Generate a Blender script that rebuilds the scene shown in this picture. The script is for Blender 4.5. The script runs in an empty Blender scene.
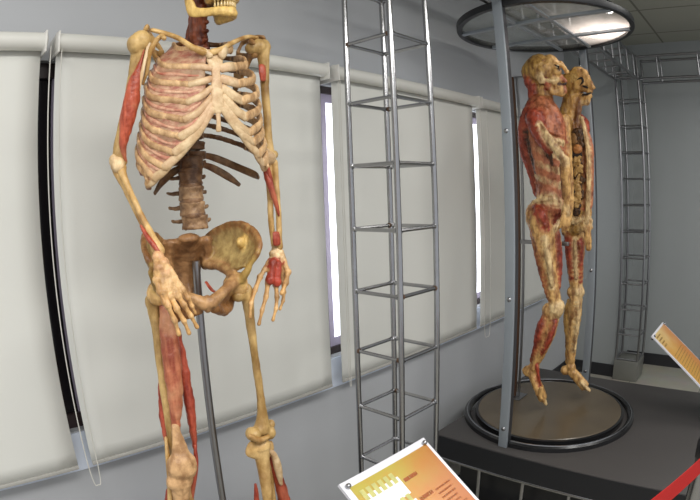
import bpy, bmesh, math, random
import numpy as np
from mathutils import Vector, Matrix, noise
from mathutils.kdtree import KDTree
random.seed(7)
scene = bpy.context.scene
COL = scene.collection
PI = math.pi

# ------------------------------------------------------------------ camera
# the photograph was taken with an equisolid fisheye: focal length 536 px on a 700 px wide frame
FPX = 536.326
ROT = np.array([[0.69866617, -0.71450656, -0.03668763],
                [0.10313228, 0.04983701, 0.99341834],
                [-0.70797552, -0.69785146, 0.10850812]])   # world -> camera
EYE = np.array([0.0, 0.0, 1.5])
cam_d = bpy.data.cameras.new('camera')
cam_d.type = 'PANO'
cam_d.panorama_type = 'FISHEYE_EQUISOLID'
cam_d.fisheye_fov = PI
cam_d.sensor_fit = 'HORIZONTAL'
cam_d.sensor_width = 36.0
cam_d.sensor_height = 36.0 * 500 / 700
cam_d.fisheye_lens = FPX * 36.0 / 700
cam_d.clip_start = 0.02
cam = bpy.data.objects.new('camera', cam_d)
COL.objects.link(cam)
u_, s_, vt_ = np.linalg.svd(ROT)
RO = u_ @ vt_
cam.matrix_world = Matrix.Translation(EYE) @ Matrix(RO.T.tolist()).to_4x4()
scene.camera = cam


def ray(u, v):
    x = (u - 350) / FPX
    y = -(v - 250) / FPX
    r = math.hypot(x, y)
    th = 2 * math.asin(r / 2)
    s = math.sin(th) / r if r > 1e-9 else 1
    return RO.T @ np.array([x * s, y * s, -math.cos(th)])


def onY(u, v, Y):
    d = ray(u, v)
    return Vector(EYE + d * (Y / d[1]))


def onX(u, v, X):
    d = ray(u, v)
    return Vector(EYE + d * (X / d[0]))


# ------------------------------------------------------------------ object helpers
def tag(o, label=None, cat=None, group=None, kind=None):
    if label: o['label'] = label
    if cat: o['category'] = cat
    if group: o['group'] = group
    if kind: o['kind'] = kind
    return o


def thing(name, label, cat, loc=(0, 0, 0), group=None):
    o = bpy.data.objects.new(name, None)
    o.empty_display_size = 0.05
    COL.objects.link(o)
    o.location = loc
    return tag(o, label, cat, group)


def wloc(o):
    p = Vector((0, 0, 0))
    while o:
        p += Vector(o.location)
        o = o.parent
    return p


def crom(pts, n):
    """Catmull-Rom resample of points (any dimension)."""
    P = [np.array(p, float) for p in pts]
    if len(P) == 2:
        return [P[0] + (P[1] - P[0]) * (i / n) for i in range(n + 1)]
    out = []
    for i in range(len(P) - 1):
        p0 = P[i - 1] if i > 0 else 2 * P[0] - P[1]
        p1, p2 = P[i], P[i + 1]
        p3 = P[i + 2] if i + 2 < len(P) else 2 * P[-1] - P[-2]
        for k in range(n):
            t = k / n
            out.append(0.5 * (2 * p1 + (p2 - p0) * t + (2 * p0 - 5 * p1 + 4 * p2 - p3) * t * t + (3 * p1 - p0 - 3 * p2 + p3) * t ** 3))
    out.append(P[-1])
    return out


class MB:
    def __init__(self):
        self.v = []; self.f = []; self.c = []; self.cur = (0.8, 0.7, 0.5)

    def col(self, c):
        self.cur = c
        return self

    def add(self, vs, fs):
        b = len(self.v)
        self.v.extend(Vector(p) for p in vs)
        self.c.extend([self.cur] * len(vs))
        self.f.extend([tuple(b + i for i in f) for f in fs])
        return self

    def box(self, lo, hi, m=None, bev=0.0):
        x0, y0, z0 = lo; x1, y1, z1 = hi
        bm = bmesh.new()
        bmesh.ops.create_cube(bm, size=1)
        for v in bm.verts:
            v.co = Vector((x0 + (v.co.x + .5) * (x1 - x0), y0 + (v.co.y + .5) * (y1 - y0), z0 + (v.co.z + .5) * (z1 - z0)))
        if bev > 0:
            bmesh.ops.bevel(bm, geom=list(bm.edges), offset=bev, segments=2, profile=0.5, affect='EDGES')
        if m is not None:
            bm.transform(m)
        bm.verts.index_update()
        vs = [v.co.copy() for v in bm.verts]
        fs = [[v.index for v in f.verts] for f in bm.faces]
        bm.free()
        return self.add(vs, fs)

    def tube(self, pts, r, n=12, sub=1, flat=None, ref=None, cap=True):
        """rounded tube; r scalar or list (per control point, scalar or (ra, rb)); ref = vector the ra axis leans to."""
        k = len(pts)
        rr = r if isinstance(r, (list, tuple)) else [r] * k
        rows = [list(p) + (list(q) if isinstance(q, (list, tuple)) else [q, q]) for p, q in zip(pts, rr)]
        rows = crom(rows, sub) if (sub > 1 and k > 1) else [np.array(q, float) for q in rows]
        C = [Vector(q[:3]) for q in rows]
        R = [(max(q[3], 1e-4), max(q[4], 1e-4)) for q in rows]
        m = len(C)
        T = []
        for i in range(m):
            t = C[min(i + 1, m - 1)] - C[max(i - 1, 0)]
            T.append(t.normalized() if t.length > 1e-9 else Vector((0, 0, 1)))
        a = Vector(ref) if ref is not None else (Vector((1, 0, 0)) if abs(T[0].x) < 0.8 else Vector((0, 1, 0)))
        a = (a - T[0] * a.dot(T[0])).normalized()
        rings = []
        capn = 3 if cap else 0

        def ring(c, t, a, ra, rb):
            b = t.cross(a)
            return [c + a * (ra * math.cos(2 * PI * j / n)) + b * (rb * math.sin(2 * PI * j / n)) for j in range(n)]
        for i in range(m):
            if i > 0:
                a = Vector(ref) if ref is not None else a
                a = a - T[i] * a.dot(T[i])
                a = a.normalized() if a.length > 1e-6 else Vector((1, 0, 0))
            ra, rb = R[i]
            h = min(ra, rb)
            if cap and i == 0:
                for q in range(capn, 0, -1):
                    an = q / (capn + .5) * PI / 2
                    rings.append(ring(C[0] - T[0] * h * math.sin(an), T[0], a, ra * math.cos(an), rb * math.cos(an)))
            rings.append(ring(C[i], T[i], a, ra, rb))
            if cap and i == m - 1:
                for q in range(1, capn + 1):
                    an = q / (capn + .5) * PI / 2
                    rings.append(ring(C[i] + T[i] * h * math.sin(an), T[i], a, ra * math.cos(an), rb * math.cos(an)))
        vs = [p for g in rings for p in g]
        fs = []
        for i in range(len(rings) - 1):
            for j in range(n):
                fs.append((i * n + j, i * n + (j + 1) % n, (i + 1) * n + (j + 1) % n, (i + 1) * n + j))
        fs.append(tuple(range(n - 1, -1, -1)))
        fs.append(tuple((len(rings) - 1) * n + j for j in range(n)))
        return self.add(vs, fs)

    def rod(self, p, q, r, n=8):
        return self.tube([p, q], r, n=n, cap=False)

    def loop(self, pts, r, n=10, sub=6):
        """closed tube through pts (list of points, r per point or scalar)"""
        k = len(pts)
        rr = list(r) if isinstance(r, (list, tuple)) else [r] * k
        P = [np.array(list(p) + [q]) for p, q in zip(pts, rr)]
        out = []
        for i in range(k):
            p0, p1, p2, p3 = P[i - 1], P[i], P[(i + 1) % k], P[(i + 2) % k]
            for s in range(sub):
                t = s / sub
                out.append(0.5 * (2 * p1 + (p2 - p0) * t + (2 * p0 - 5 * p1 + 4 * p2 - p3) * t * t + (3 * p1 - p0 - 3 * p2 + p3) * t ** 3))
        m = len(out)
        C = [Vector(q[:3]) for q in out]
        nrm = Vector((0, 0, 0)); cen = sum(C, Vector()) / m
        for i in range(m):
            nrm += (C[i] - cen).cross(C[(i + 1) % m] - cen)
        nrm.normalize()
        vs = []; fs = []
        for i in range(m):
            t = (C[(i + 1) % m] - C[i - 1]).normalized()
            a = nrm - t * nrm.dot(t); a.normalize()
            b = t.cross(a)
            for j in range(n):
                vs.append(C[i] + (a * math.cos(2 * PI * j / n) + b * math.sin(2 * PI * j / n)) * out[i][3])
        for i in range(m):
            for j in range(n):
                fs.append((i * n + j, i * n + (j + 1) % n, ((i + 1) % m) * n + (j + 1) % n, ((i + 1) % m) * n + j))
        return self.add(vs, fs)

    def ball(self, c, r, m=None, seg=16, ring=10):
        rx, ry, rz = r if isinstance(r, (list, tuple)) else (r, r, r)
        c = Vector(c)
        vs = []; fs = []
        M = m if m is not None else Matrix.Identity(3)
        for i in range(1, ring):
            th = PI * i / ring
            for j in range(seg):
                ph = 2 * PI * j / seg
                vs.append(c + M @ Vector((rx * math.sin(th) * math.cos(ph), ry * math.sin(th) * math.sin(ph), rz * math.cos(th))))
        t = len(vs); vs.append(c + M @ Vector((0, 0, rz))); vs.append(c + M @ Vector((0, 0, -rz)))
        for i in range(ring - 2):
            for j in range(seg):
                fs.append((i * seg + j, (i + 1) * seg + j, (i + 1) * seg + (j + 1) % seg, i * seg + (j + 1) % seg))
        for j in range(seg):
            fs.append((t, j, (j + 1) % seg))
            fs.append((t + 1, (ring - 2) * seg + (j + 1) % seg, (ring - 2) * seg + j))
        return self.add(vs, fs)

    def lathe(self, c, prof, n=32):
        c = Vector(c); vs = []; fs = []
        for (r, z) in prof:
            for j in range(n):
                vs.append(c + Vector((r * math.cos(2 * PI * j / n), r * math.sin(2 * PI * j / n), z)))
        for i in range(len(prof) - 1):
            for j in range(n):
                fs.append((i * n + j, i * n + (j + 1) % n, (i + 1) * n + (j + 1) % n, (i + 1) * n + j))
        fs.append(tuple(range(n - 1, -1, -1)))
        fs.append(tuple((len(prof) - 1) * n + j for j in range(n)))
        return self.add(vs, fs)

    def ringbar(self, c, prof, n=72):
        """closed profile (list of r,z) swept about a vertical axis"""
        c = Vector(c); k = len(prof); vs = []; fs = []
        for j in range(n):
            a = 2 * PI * j / n
            for (r, z) in prof:
                vs.append(c + Vector((r * math.cos(a), r * math.sin(a), z)))
        for j in range(n):
            for i in range(k):
                fs.append((j * k + i, ((j + 1) % n) * k + i, ((j + 1) % n) * k + (i + 1) % k, j * k + (i + 1) % k))
        return self.add(vs, fs)

    def sheet(self, grid, th):
        """thick sheet through a grid of points grid[i][j]; th = thickness or function(i,j)"""
        G = [[Vector(p) for p in row] for row in grid]
        m, n = len(G), len(G[0])
        N = [[None] * n for _ in range(m)]
        for i in range(m):
            for j in range(n):
                a = G[min(i + 1, m - 1)][j] - G[max(i - 1, 0)][j]
                b = G[i][min(j + 1, n - 1)] - G[i][max(j - 1, 0)]
                q = a.cross(b)
                N[i][j] = q.normalized() if q.length > 1e-12 else Vector((0, 0, 1))
        t = th if callable(th) else (lambda i, j: th)
        vs = [G[i][j] + N[i][j] * t(i, j) / 2 for i in range(m) for j in range(n)] + [G[i][j] - N[i][j] * t(i, j) / 2 for i in range(m) for j in range(n)]
        o = m * n; fs = []
        for i in range(m - 1):
            for j in range(n - 1):
                a, b, c, d = i * n + j, i * n + j + 1, (i + 1) * n + j + 1, (i + 1) * n + j
                fs.append((a, d, c, b)); fs.append((o + a, o + b, o + c, o + d))
        edge = [(0, j) for j in range(n)] + [(i, n - 1) for i in range(1, m)] + [(m - 1, j) for j in range(n - 2, -1, -1)] + [(i, 0) for i in range(m - 2, 0, -1)]
        for k in range(len(edge)):
            a = edge[k][0] * n + edge[k][1]; b = edge[(k + 1) % len(edge)][0] * n + edge[(k + 1) % len(edge)][1]
            fs.append((a, b, o + b, o + a))
        return self.add(vs, fs)

    def mesh(self, name):
        me = bpy.data.meshes.new(name)
        me.from_pydata([tuple(p) for p in self.v], [], self.f)
        bm = bmesh.new(); bm.from_mesh(me)
        bmesh.ops.recalc_face_normals(bm, faces=bm.faces)
        bm.to_mesh(me); bm.free()
        return me

    def build(self, name, mat, parent=None, smooth=40, voxel=None, smooth_it=4, rough=None, post=None, label=None, rscale=40):
        me = self.mesh(name)
        if voxel:
            tmp = bpy.data.objects.new('tmp', me); COL.objects.link(tmp)
            md = tmp.modifiers.new('r', 'REMESH'); md.mode = 'VOXEL'; md.voxel_size = voxel
            if smooth_it:
                sm = tmp.modifiers.new('s', 'SMOOTH'); sm.factor = .5; sm.iterations = smooth_it
            dg = bpy.context.evaluated_depsgraph_get()
            me2 = bpy.data.meshes.new_from_object(tmp.evaluated_get(dg))
            bpy.data.objects.remove(tmp); bpy.data.meshes.remove(me)
            me = me2; me.name = name
            if post:
                for v in me.vertices: v.co = post(v.co)
            if rough:
                nm = [v.normal.copy() for v in me.vertices]
                for v, q in zip(me.vertices, nm):
                    v.co += q * rough * (noise.noise(v.co * rscale) + .5 * noise.noise(v.co * rscale * 2.3))
            kd = KDTree(len(self.v))
            for i, p in enumerate(self.v): kd.insert(p, i)
            kd.balance()
            at = me.color_attributes.new('tint', 'FLOAT_COLOR', 'POINT')
            for i, v in enumerate(me.vertices):
                w = 0; c = np.zeros(3)
                jit = Vector((noise.noise(v.co * 60), noise.noise(v.co * 60 + Vector((9, 0, 0))), noise.noise(v.co * 60 + Vector((0, 9, 0))))) * .006
                for (_, k, dd) in kd.find_n(v.co + jit, 4):
                    q = 1 / (dd + .003) ** 2; w += q; c += q * np.array(self.c[k])
                c /= w
                at.data[i].color = (c[0], c[1], c[2], 1)
        else:
            at = me.color_attributes.new('tint', 'FLOAT_COLOR', 'POINT')
            for i, c in enumerate(self.c): at.data[i].color = (c[0], c[1], c[2], 1)
        off = wloc(parent) if parent else None
        if parent is None:
            xs = [v.co for v in me.vertices]
            off = Vector(((min(p.x for p in xs) + max(p.x for p in xs)) / 2, (min(p.y for p in xs) + max(p.y for p in xs)) / 2, min(p.z for p in xs)))
        for v in me.vertices: v.co -= off
        o = bpy.data.objects.new(name, me)
        COL.objects.link(o)
        if parent: o.parent = parent
        else: o.location = off
        if mat: me.materials.append(mat)
        if smooth is not None:
            for p in me.polygons: p.use_smooth = True
            if smooth < 180:
                bm = bmesh.new(); bm.from_mesh(me)
                for e in bm.edges:
                    if len(e.link_faces) == 2 and e.calc_face_angle(0) > math.radians(smooth): e.smooth = False
                bm.to_mesh(me); bm.free()
        if label: o['label'] = label
        return o


def struct(o):
    o['kind'] = 'structure'
    return o


# ------------------------------------------------------------------ materials
def sr(h):
    """8-bit sRGB -> linear"""
    return tuple(((c / 255) / 12.92 if c / 255 <= .04045 else ((c / 255 + .055) / 1.055) ** 2.4) for c in h)


class NT:
    def __init__(self, name):
        self.m = bpy.data.materials.new(name); self.m.use_nodes = True
        self.t = self.m.node_tree; self.n = self.t.nodes
        self.b = self.n['Principled BSDF']

    def node(self, ty, **kw):
        x = self.n.new(ty)
        for k, v in kw.items(): setattr(x, k, v)
        return x

    def link(self, a, b): self.t.links.new(a, b)


def plain(name, c, rough=.5, metal=0, var=.06, scale=12, bump=0.0, bscale=80, spec=.5, coat=0):
    k = NT(name)
    tc = k.node('ShaderNodeTexCoord')
    nz = k.node('ShaderNodeTexNoise'); nz.inputs['Scale'].default_value = scale; nz.inputs['Detail'].default_value = 5
    k.link(tc.outputs['Object'], nz.inputs['Vector'])
    mx = k.node('ShaderNodeMixRGB'); mx.inputs[1].default_value = (*[x * (1 - var) for x in c], 1); mx.inputs[2].default_value = (*[min(1, x * (1 + var)) for x in c], 1)
    k.link(nz.outputs['Fac'], mx.inputs[0]); k.link(mx.outputs[0], k.b.inputs['Base Color'])
    k.b.inputs['Roughness'].default_value = rough; k.b.inputs['Metallic'].default_value = metal
    k.b.inputs['Specular IOR Level'].default_value = spec
    k.b.inputs['Coat Weight'].default_value = coat
    if bump:
        n2 = k.node('ShaderNodeTexNoise'); n2.inputs['Scale'].default_value = bscale; n2.inputs['Detail'].default_value = 4
        k.link(tc.outputs['Object'], n2.inputs['Vector'])
        bp = k.node('ShaderNodeBump'); bp.inputs['Strength'].default_value = bump; bp.inputs['Distance'].default_value = .004
        k.link(n2.outputs['Fac'], bp.inputs['Height']); k.link(bp.outputs[0], k.b.inputs['Normal'])
    return k.m


def tissue(name, c1=None, c2=None, c3=None, scale=(30, 30, 30), bscale=160, bump=.35, rough=.42, lo=.38, hi=.62, amt3=.35, dark=(.6, .5, .42)):
    """mottled organic surface; without colours it uses the tint attribute of the mesh and varies it"""
    k = NT(name)
    tc = k.node('ShaderNodeTexCoord')
    mp = k.node('ShaderNodeMapping'); mp.inputs['Scale'].default_value = scale
    k.link(tc.outputs['Object'], mp.inputs['Vector'])
    nz = k.node('ShaderNodeTexNoise'); nz.inputs['Scale'].default_value = 1; nz.inputs['Detail'].default_value = 6; nz.inputs['Roughness'].default_value = .6
    k.link(mp.outputs[0], nz.inputs['Vector'])
    rp = k.node('ShaderNodeValToRGB'); rp.color_ramp.elements[0].position = lo; rp.color_ramp.elements[1].position = hi
    k.link(nz.outputs['Fac'], rp.inputs[0])
    mx = k.node('ShaderNodeMixRGB'); k.link(rp.outputs[0], mx.inputs[0])
    if c1 is not None:
        mx.inputs[1].default_value = (*c1, 1); mx.inputs[2].default_value = (*c2, 1)
    else:
        at = k.node('ShaderNodeAttribute'); at.attribute_name = 'tint'
        d = k.node('ShaderNodeMixRGB', blend_type='MULTIPLY'); d.inputs[0].default_value = 1; d.inputs[2].default_value = (*dark, 1)
        l = k.node('ShaderNodeMixRGB', blend_type='MULTIPLY'); l.inputs[0].default_value = 1; l.inputs[2].default_value = (1.18, 1.12, 1.05, 1)
        k.link(at.outputs['Color'], d.inputs[1]); k.link(at.outputs['Color'], l.inputs[1])
        k.link(d.outputs[0], mx.inputs[1]); k.link(l.outputs[0], mx.inputs[2])
    out = mx.outputs[0]
    if c3 is not None:
        n3 = k.node('ShaderNodeTexNoise'); n3.inputs['Scale'].default_value = 14; n3.inputs['Detail'].default_value = 5
        k.link(tc.outputs['Object'], n3.inputs['Vector'])
        r3 = k.node('ShaderNodeValToRGB'); r3.color_ramp.elements[0].position = .5; r3.color_ramp.elements[1].position = .68
        r3.color_ramp.elements[1].color = (amt3, amt3, amt3, 1)
        k.link(n3.outputs['Fac'], r3.inputs[0])
        m3 = k.node('ShaderNodeMixRGB'); m3.inputs[2].default_value = (*c3, 1)
        k.link(r3.outputs[0], m3.inputs[0]); k.link(out, m3.inputs[1]); out = m3.outputs[0]
    k.link(out, k.b.inputs['Base Color'])
    k.b.inputs['Roughness'].default_value = rough
    k.b.inputs['Specular IOR Level'].default_value = .4
    bn = k.node('ShaderNodeTexNoise'); bn.inputs['Scale'].default_value = bscale; bn.inputs['Detail'].default_value = 5
    k.link(tc.outputs['Object'], bn.inputs['Vector'])
    bp = k.node('ShaderNodeBump'); bp.inputs['Strength'].default_value = bump; bp.inputs['Distance'].default_value = .003
    k.link(bn.outputs['Fac'], bp.inputs['Height']); k.link(bp.outputs[0], k.b.inputs['Normal'])
    return k.m


def emit(name, c, s):
    k = NT(name)
    k.b.inputs['Base Color'].default_value = (.8, .8, .8, 1)
    k.b.inputs['Emission Color'].default_value = (*c, 1); k.b.inputs['Emission Strength'].default_value = s
    return k.m
# ------------------------------------------------------------------ the room
WY = 1.52          # face of the window wall
BY = 1.46          # plane of the blinds
CZ = 2.72          # ceiling
XJ, XE, YJ = 4.07, 4.51, 1.105
M = {}
M['wall'] = plain('painted wall', sr((174, 176, 179)), .6, var=.03, scale=3, bump=.05, bscale=120)
M['endwall'] = plain('painted end wall', sr((150, 154, 154)), .55, var=.03, scale=3, bump=.05)
M['base'] = plain('dark baseboard', sr((38, 38, 42)), .45)
M['sill_daylight'] = plain('painted daylight strip', sr((214, 222, 236)), .5)  # daylight below the windows, put into the colour
M['frame_dark'] = plain('dark window frame', sr((48, 34, 34)), .4)
M['frame_pale'] = plain('pale window sash', sr((168, 158, 178)), .4)
M['fabric'] = None
M['tube'] = plain('white roller tube', sr((212, 211, 204)), .5, var=.03)
M['barw'] = plain('grey bottom bar', sr((170, 168, 162)), .4)
M['plastic'] = plain('white plastic', sr((216, 214, 208)), .4)
M['bead'] = plain('bead chain', sr((206, 204, 196)), .5)
M['chrome'] = plain('brushed steel tube', (.38, .38, .39), .24, metal=1, var=.12, scale=30)
M['steel_dark'] = plain('dull steel', (.30, .30, .31), .35, metal=1, var=.15, scale=20)
M['rust'] = plain('rusty weld', sr((84, 60, 42)), .6, var=.3, scale=60)
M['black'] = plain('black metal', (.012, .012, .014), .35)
M['ring_black'] = plain('black lacquered ring', (.012, .012, .013), .22)
M['platform'] = plain('dark grey platform top', sr((66, 63, 62)), .55, var=.05, scale=6, bump=.05)
M['platform_side'] = plain('black platform edge', sr((22, 23, 27)), .5)
M['post'] = plain('grey aluminium', (.30, .33, .36), .4, metal=.25, var=.05)
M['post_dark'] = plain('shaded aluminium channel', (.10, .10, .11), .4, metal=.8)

# blinds: pale opaque cloth with slight tone variation and a fine weave
k = NT('blind cloth')
tc = k.node('ShaderNodeTexCoord')
nz = k.node('ShaderNodeTexNoise'); nz.inputs['Scale'].default_value = 2.2; nz.inputs['Detail'].default_value = 3
k.link(tc.outputs['Object'], nz.inputs['Vector'])
mx = k.node('ShaderNodeMixRGB'); mx.inputs[1].default_value = (*sr((206, 206, 200)), 1); mx.inputs[2].default_value = (*sr((218, 218, 212)), 1)
k.link(nz.outputs['Fac'], mx.inputs[0]); k.link(mx.outputs[0], k.b.inputs['Base Color'])
k.b.inputs['Roughness'].default_value = .8
wv = k.node('ShaderNodeTexNoise'); wv.inputs['Scale'].default_value = 500
k.link(tc.outputs['Object'], wv.inputs['Vector'])
bp = k.node('ShaderNodeBump'); bp.inputs['Strength'].default_value = .15; bp.inputs['Distance'].default_value = .001
k.link(wv.outputs['Fac'], bp.inputs['Height']); k.link(bp.outputs[0], k.b.inputs['Normal'])
M['fabric'] = k.m

# ceiling: tiles on a T-bar grid
k = NT('ceiling tiles')
tc = k.node('ShaderNodeTexCoord')
mp = k.node('ShaderNodeMapping'); k.link(tc.outputs['Object'], mp.inputs['Vector'])
br = k.node('ShaderNodeTexBrick'); br.offset = 0; br.squash = 1
br.inputs['Scale'].default_value = 1; br.inputs['Brick Width'].default_value = .6; br.inputs['Row Height'].default_value = .59
br.inputs['Mortar Size'].default_value = .010; br.inputs['Mortar Smooth'].default_value = .3
br.inputs['Color1'].default_value = (*sr((160, 160, 148)), 1); br.inputs['Color2'].default_value = (*sr((156, 156, 145)), 1); br.inputs['Mortar'].default_value = (*sr((112, 112, 102)), 1)
k.link(mp.outputs[0], br.inputs['Vector']); k.link(br.outputs['Color'], k.b.inputs['Base Color']); k.b.inputs['Roughness'].default_value = .8
M['ceiling'] = k.m
CEIL_MAP = mp

# floor: pale polished stone tiles
k = NT('floor tiles')
tc = k.node('ShaderNodeTexCoord')
br = k.node('ShaderNodeTexBrick'); br.offset = 0
br.inputs['Scale'].default_value = 1; br.inputs['Brick Width'].default_value = .6; br.inputs['Row Height'].default_value = .6
br.inputs['Mortar Size'].default_value = .004
br.inputs['Color1'].default_value = (*sr((176, 172, 160)), 1); br.inputs['Color2'].default_value = (*sr((168, 166, 154)), 1); br.inputs['Mortar'].default_value = (*sr((120, 118, 110)), 1)
nz = k.node('ShaderNodeTexNoise'); nz.inputs['Scale'].default_value = 6; nz.inputs['Detail'].default_value = 6
k.link(tc.outputs['Object'], nz.inputs['Vector'])
mx = k.node('ShaderNodeMixRGB', blend_type='MULTIPLY'); mx.inputs[0].default_value = .25
k.link(tc.outputs['Object'], br.inputs['Vector']); k.link(br.outputs['Color'], mx.inputs[1]); k.link(nz.outputs['Color'], mx.inputs[2])
k.link(mx.outputs[0], k.b.inputs['Base Color']); k.b.inputs['Roughness'].default_value = .22
M['floor'] = k.m

XL, YR = -1.6, -2.2
struct(MB().box((XL, YR, -.1), (XE + .15, WY + .15, 0)).build('floor', M['floor'], smooth=None))
ce = struct(MB().box((XL, YR, CZ), (XE + .15, WY + .15, CZ + .1)).build('ceiling', M['ceiling'], smooth=None))
CEIL_MAP.inputs['Location'].default_value = (ce.location.x - 3.6 + 6, ce.location.y - .73 + 5.9, 0)
# window wall: plain strips round one ribbon of windows
W0, W1, Z0, Z1 = -1.3, 3.48, .84, 1.93
w = MB()
w.box((XL, WY, 0), (XJ, WY + .15, Z0)); w.box((XL, WY, Z1), (XJ, WY + .15, CZ))
w.box((XL, WY, Z0), (W0, WY + .15, Z1)); w.box((W1, WY, Z0), (XJ, WY + .15, Z1))
struct(w.build('wall_back', M['wall'], smooth=None))
w = MB()
w.box((XJ, YJ, 0), (XE + .15, WY + .15, CZ))
w.box((XE, YR, 0), (XE + .15, YJ, CZ))
struct(w.build('wall_end', M['endwall'], smooth=None))
b = MB()
b.box((XJ - .012, YJ - .012, 0), (XJ, WY, .1)); b.box((XJ, YJ - .012, 0), (XE, YJ, .1)); b.box((XE - .012, YR, 0), (XE, YJ - .012, .1))
struct(b.build('baseboard_end', M['base'], smooth=None))
b = MB().box((XL, WY - .012, 0), (XJ - .012, WY, .1))
struct(b.build('baseboard_back', M['base'], smooth=None))

M['pane_dark'] = plain('dark tinted pane', (.012, .010, .012), .12)
M['pane_lit'] = emit('daylit frosted pane', (.86, .90, 1.0), 2.6)
panes = [(-1.3, 1.408, 'pane_dark'), (1.408, 2.40, 'pane_lit'), (2.40, 3.48, 'pane_lit')]
for i, (x0, x1, pm) in enumerate(panes):
    y0, y1 = WY + .03, WY + .075
    f = MB()
    t = .045 if i == 0 else .03
    f.box((x0, y0, Z0), (x1, y1, Z0 + t)); f.box((x0, y0, Z1 - t), (x1, y1, Z1)); f.box((x0, y0, Z0 + t), (x0 + t, y1, Z1 - t)); f.box((x1 - t, y0, Z0 + t), (x1, y1, Z1 - t))
    fo = struct(f.build('window_%d' % (i + 1), M['frame_dark'], smooth=None))
    s = MB(); t2 = t + .035; a, c = y0 + .01, y1 - .008
    if i > 0: s.box((x0 + t, a, Z0 + t), (x1 - t, c, Z0 + t2)); s.box((x0 + t, a, Z1 - t2), (x1 - t, c, Z1 - t)); s.box((x0 + t, a, Z0 + t2), (x0 + t2, c, Z1 - t2)); s.box((x1 - t2, a, Z0 + t2), (x1 - t, c, Z1 - t2))
    if i == 0:
        s.box((.374, a, Z0 + t), (.45, c, Z1 - t))
    s.build('sash', M['frame_pale'], fo, smooth=None)
    MB().box((x0 + t, y1 - .03, Z0 + t), (x1 - t, y1 - .02, Z1 - t)).build('pane', M[pm], fo, smooth=None)
struct(MB().box((W0, WY - .006, Z0 - .13), (W1, WY, Z0 - .004)).build('daylight_strip_1', M['sill_daylight'], smooth=None))  # added pale blue board, its colour stands in for daylight on the wall

# ------------------------------------------------------------------ roller blinds
ZT, ZB = 1.957, .752
blinds = [(-.85, .310, 'leftmost pale roller blind, cut off by the left edge of the photo'),
          (.357, 1.353, 'wide pale roller blind hanging behind the standing skeleton'),
          (1.412, 2.434, 'pale roller blind hanging behind the near steel lattice tower'),
          (2.474, 3.44, 'pale roller blind partly hidden by the round glass case post, farthest from the camera')]
chains = {0: None, 1: (.333, .366, .694), 2: (1.418, 1.428, .735), 3: (2.463, 2.532, .690)}
for i, (x0, x1, lab) in enumerate(blinds):
    t = thing('roller_blind', lab, 'blind', ((x0 + x1) / 2, BY, ZB), 'roller blinds over the windows')
    g = []
    rr = random.Random(i)
    for a in range(25):
        z = ZB + (ZT - ZB) * a / 24
        g.append([(x0 + (x1 - x0) * c / 16, BY + .0015 * math.sin(c * 1.3 + i) * (1 - a / 24) + .0008 * rr.uniform(-1, 1), z) for c in range(17)])
    MB().sheet(g, .0012).build('cloth', M['fabric'], t, smooth=180)
    MB().tube([(x0 - .004, BY - .022, ZT + .004), (x1 + .004, BY - .022, ZT + .004)], .026, n=24, cap=False).build('roller_tube', M['tube'], t)
    MB().box((x0, BY - .004, ZB - .007), (x1, BY + .004, ZB + .005), bev=.002).build('bottom_bar', M['barw'], t)
    for xx, sg in ((x0, -1), (x1, 1)):
        br_ = MB()
        br_.box((xx + sg * .004 - .003, BY - .05, ZT - .032), (xx + sg * .004 + .003, WY, ZT + .031), bev=.002)
        br_.lathe((0, 0, 0), [(.024, -.008), (.027, -.004), (.027, .004), (.02, .009)], 20)
        n0 = len(br_.v) - 80
        for q in range(n0, len(br_.v)):
            p = br_.v[q]; br_.v[q] = Vector((xx + sg * (.005 + p.z * .7), BY - .022 + p.x, ZT + .006 + p.y))
        br_.build('end_bracket', M['plastic'], t)
    if chains[i]:
        xl, xr, zb = chains[i]
        pts = [(xl, BY - .032, ZT - .01), (xl, BY - .032, ZB + .2), (xl + .1 * (xr - xl), BY - .034, zb + .03), ((xl + xr) / 2, BY - .036, zb), (xr - .1 * (xr - xl), BY - .034, zb + .03), (xr, BY - .032, ZB + .2), (xr, BY - .032, ZT - .01)]
        MB().tube(pts, .0017, n=6, sub=10, cap=False).build('bead_chain', M['bead'], t)
# ------------------------------------------------------------------ steel lattice towers
def lattice(name, label, cat, org, axis, length, s, step, first, r=.008, rr=.0055, mat='chrome', group=None, capz=True):
    """box lattice along axis 'z', '-x' or '-y' from org (corner), section s"""
    t = thing(name, label, cat, org, group)
    o = Vector(org)
    if axis == 'z': ax, e1, e2 = Vector((0, 0, 1)), Vector((1, 0, 0)), Vector((0, 1, 0))
    elif axis == '-x': ax, e1, e2 = Vector((-1, 0, 0)), Vector((0, 1, 0)), Vector((0, 0, 1))
    else: ax, e1, e2 = Vector((0, -1, 0)), Vector((1, 0, 0)), Vector((0, 0, 1))
    cs = [o, o + e1 * s, o + e1 * s + e2 * s, o + e2 * s]
    nm = 'upright' if axis == 'z' else 'chord'
    for c in cs:
        MB().tube([c, c + ax * length], r, n=12, cap=True).build(nm, M[mat], t)
    d = first; q = 0
    while d < length - .01:
        for k in range(4):
            a, b = cs[k] + ax * d, cs[(k + 1) % 4] + ax * d
            ru = MB().tube([a, b], rr, n=8, cap=False).build('rung', M[mat], t)
            u = (b - a).normalized()
            if mat == 'chrome':
                for (e, sg) in ((a, 1), (b, -1)):
                    MB().tube([e + u * sg * (r * .7), e + u * sg * (r + .004)], rr * 1.35, n=8, cap=False).build('weld', M['rust'] if (q * 3 + k) % 5 == 0 else M[mat], ru)
        d += step; q += 1
    return t

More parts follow.
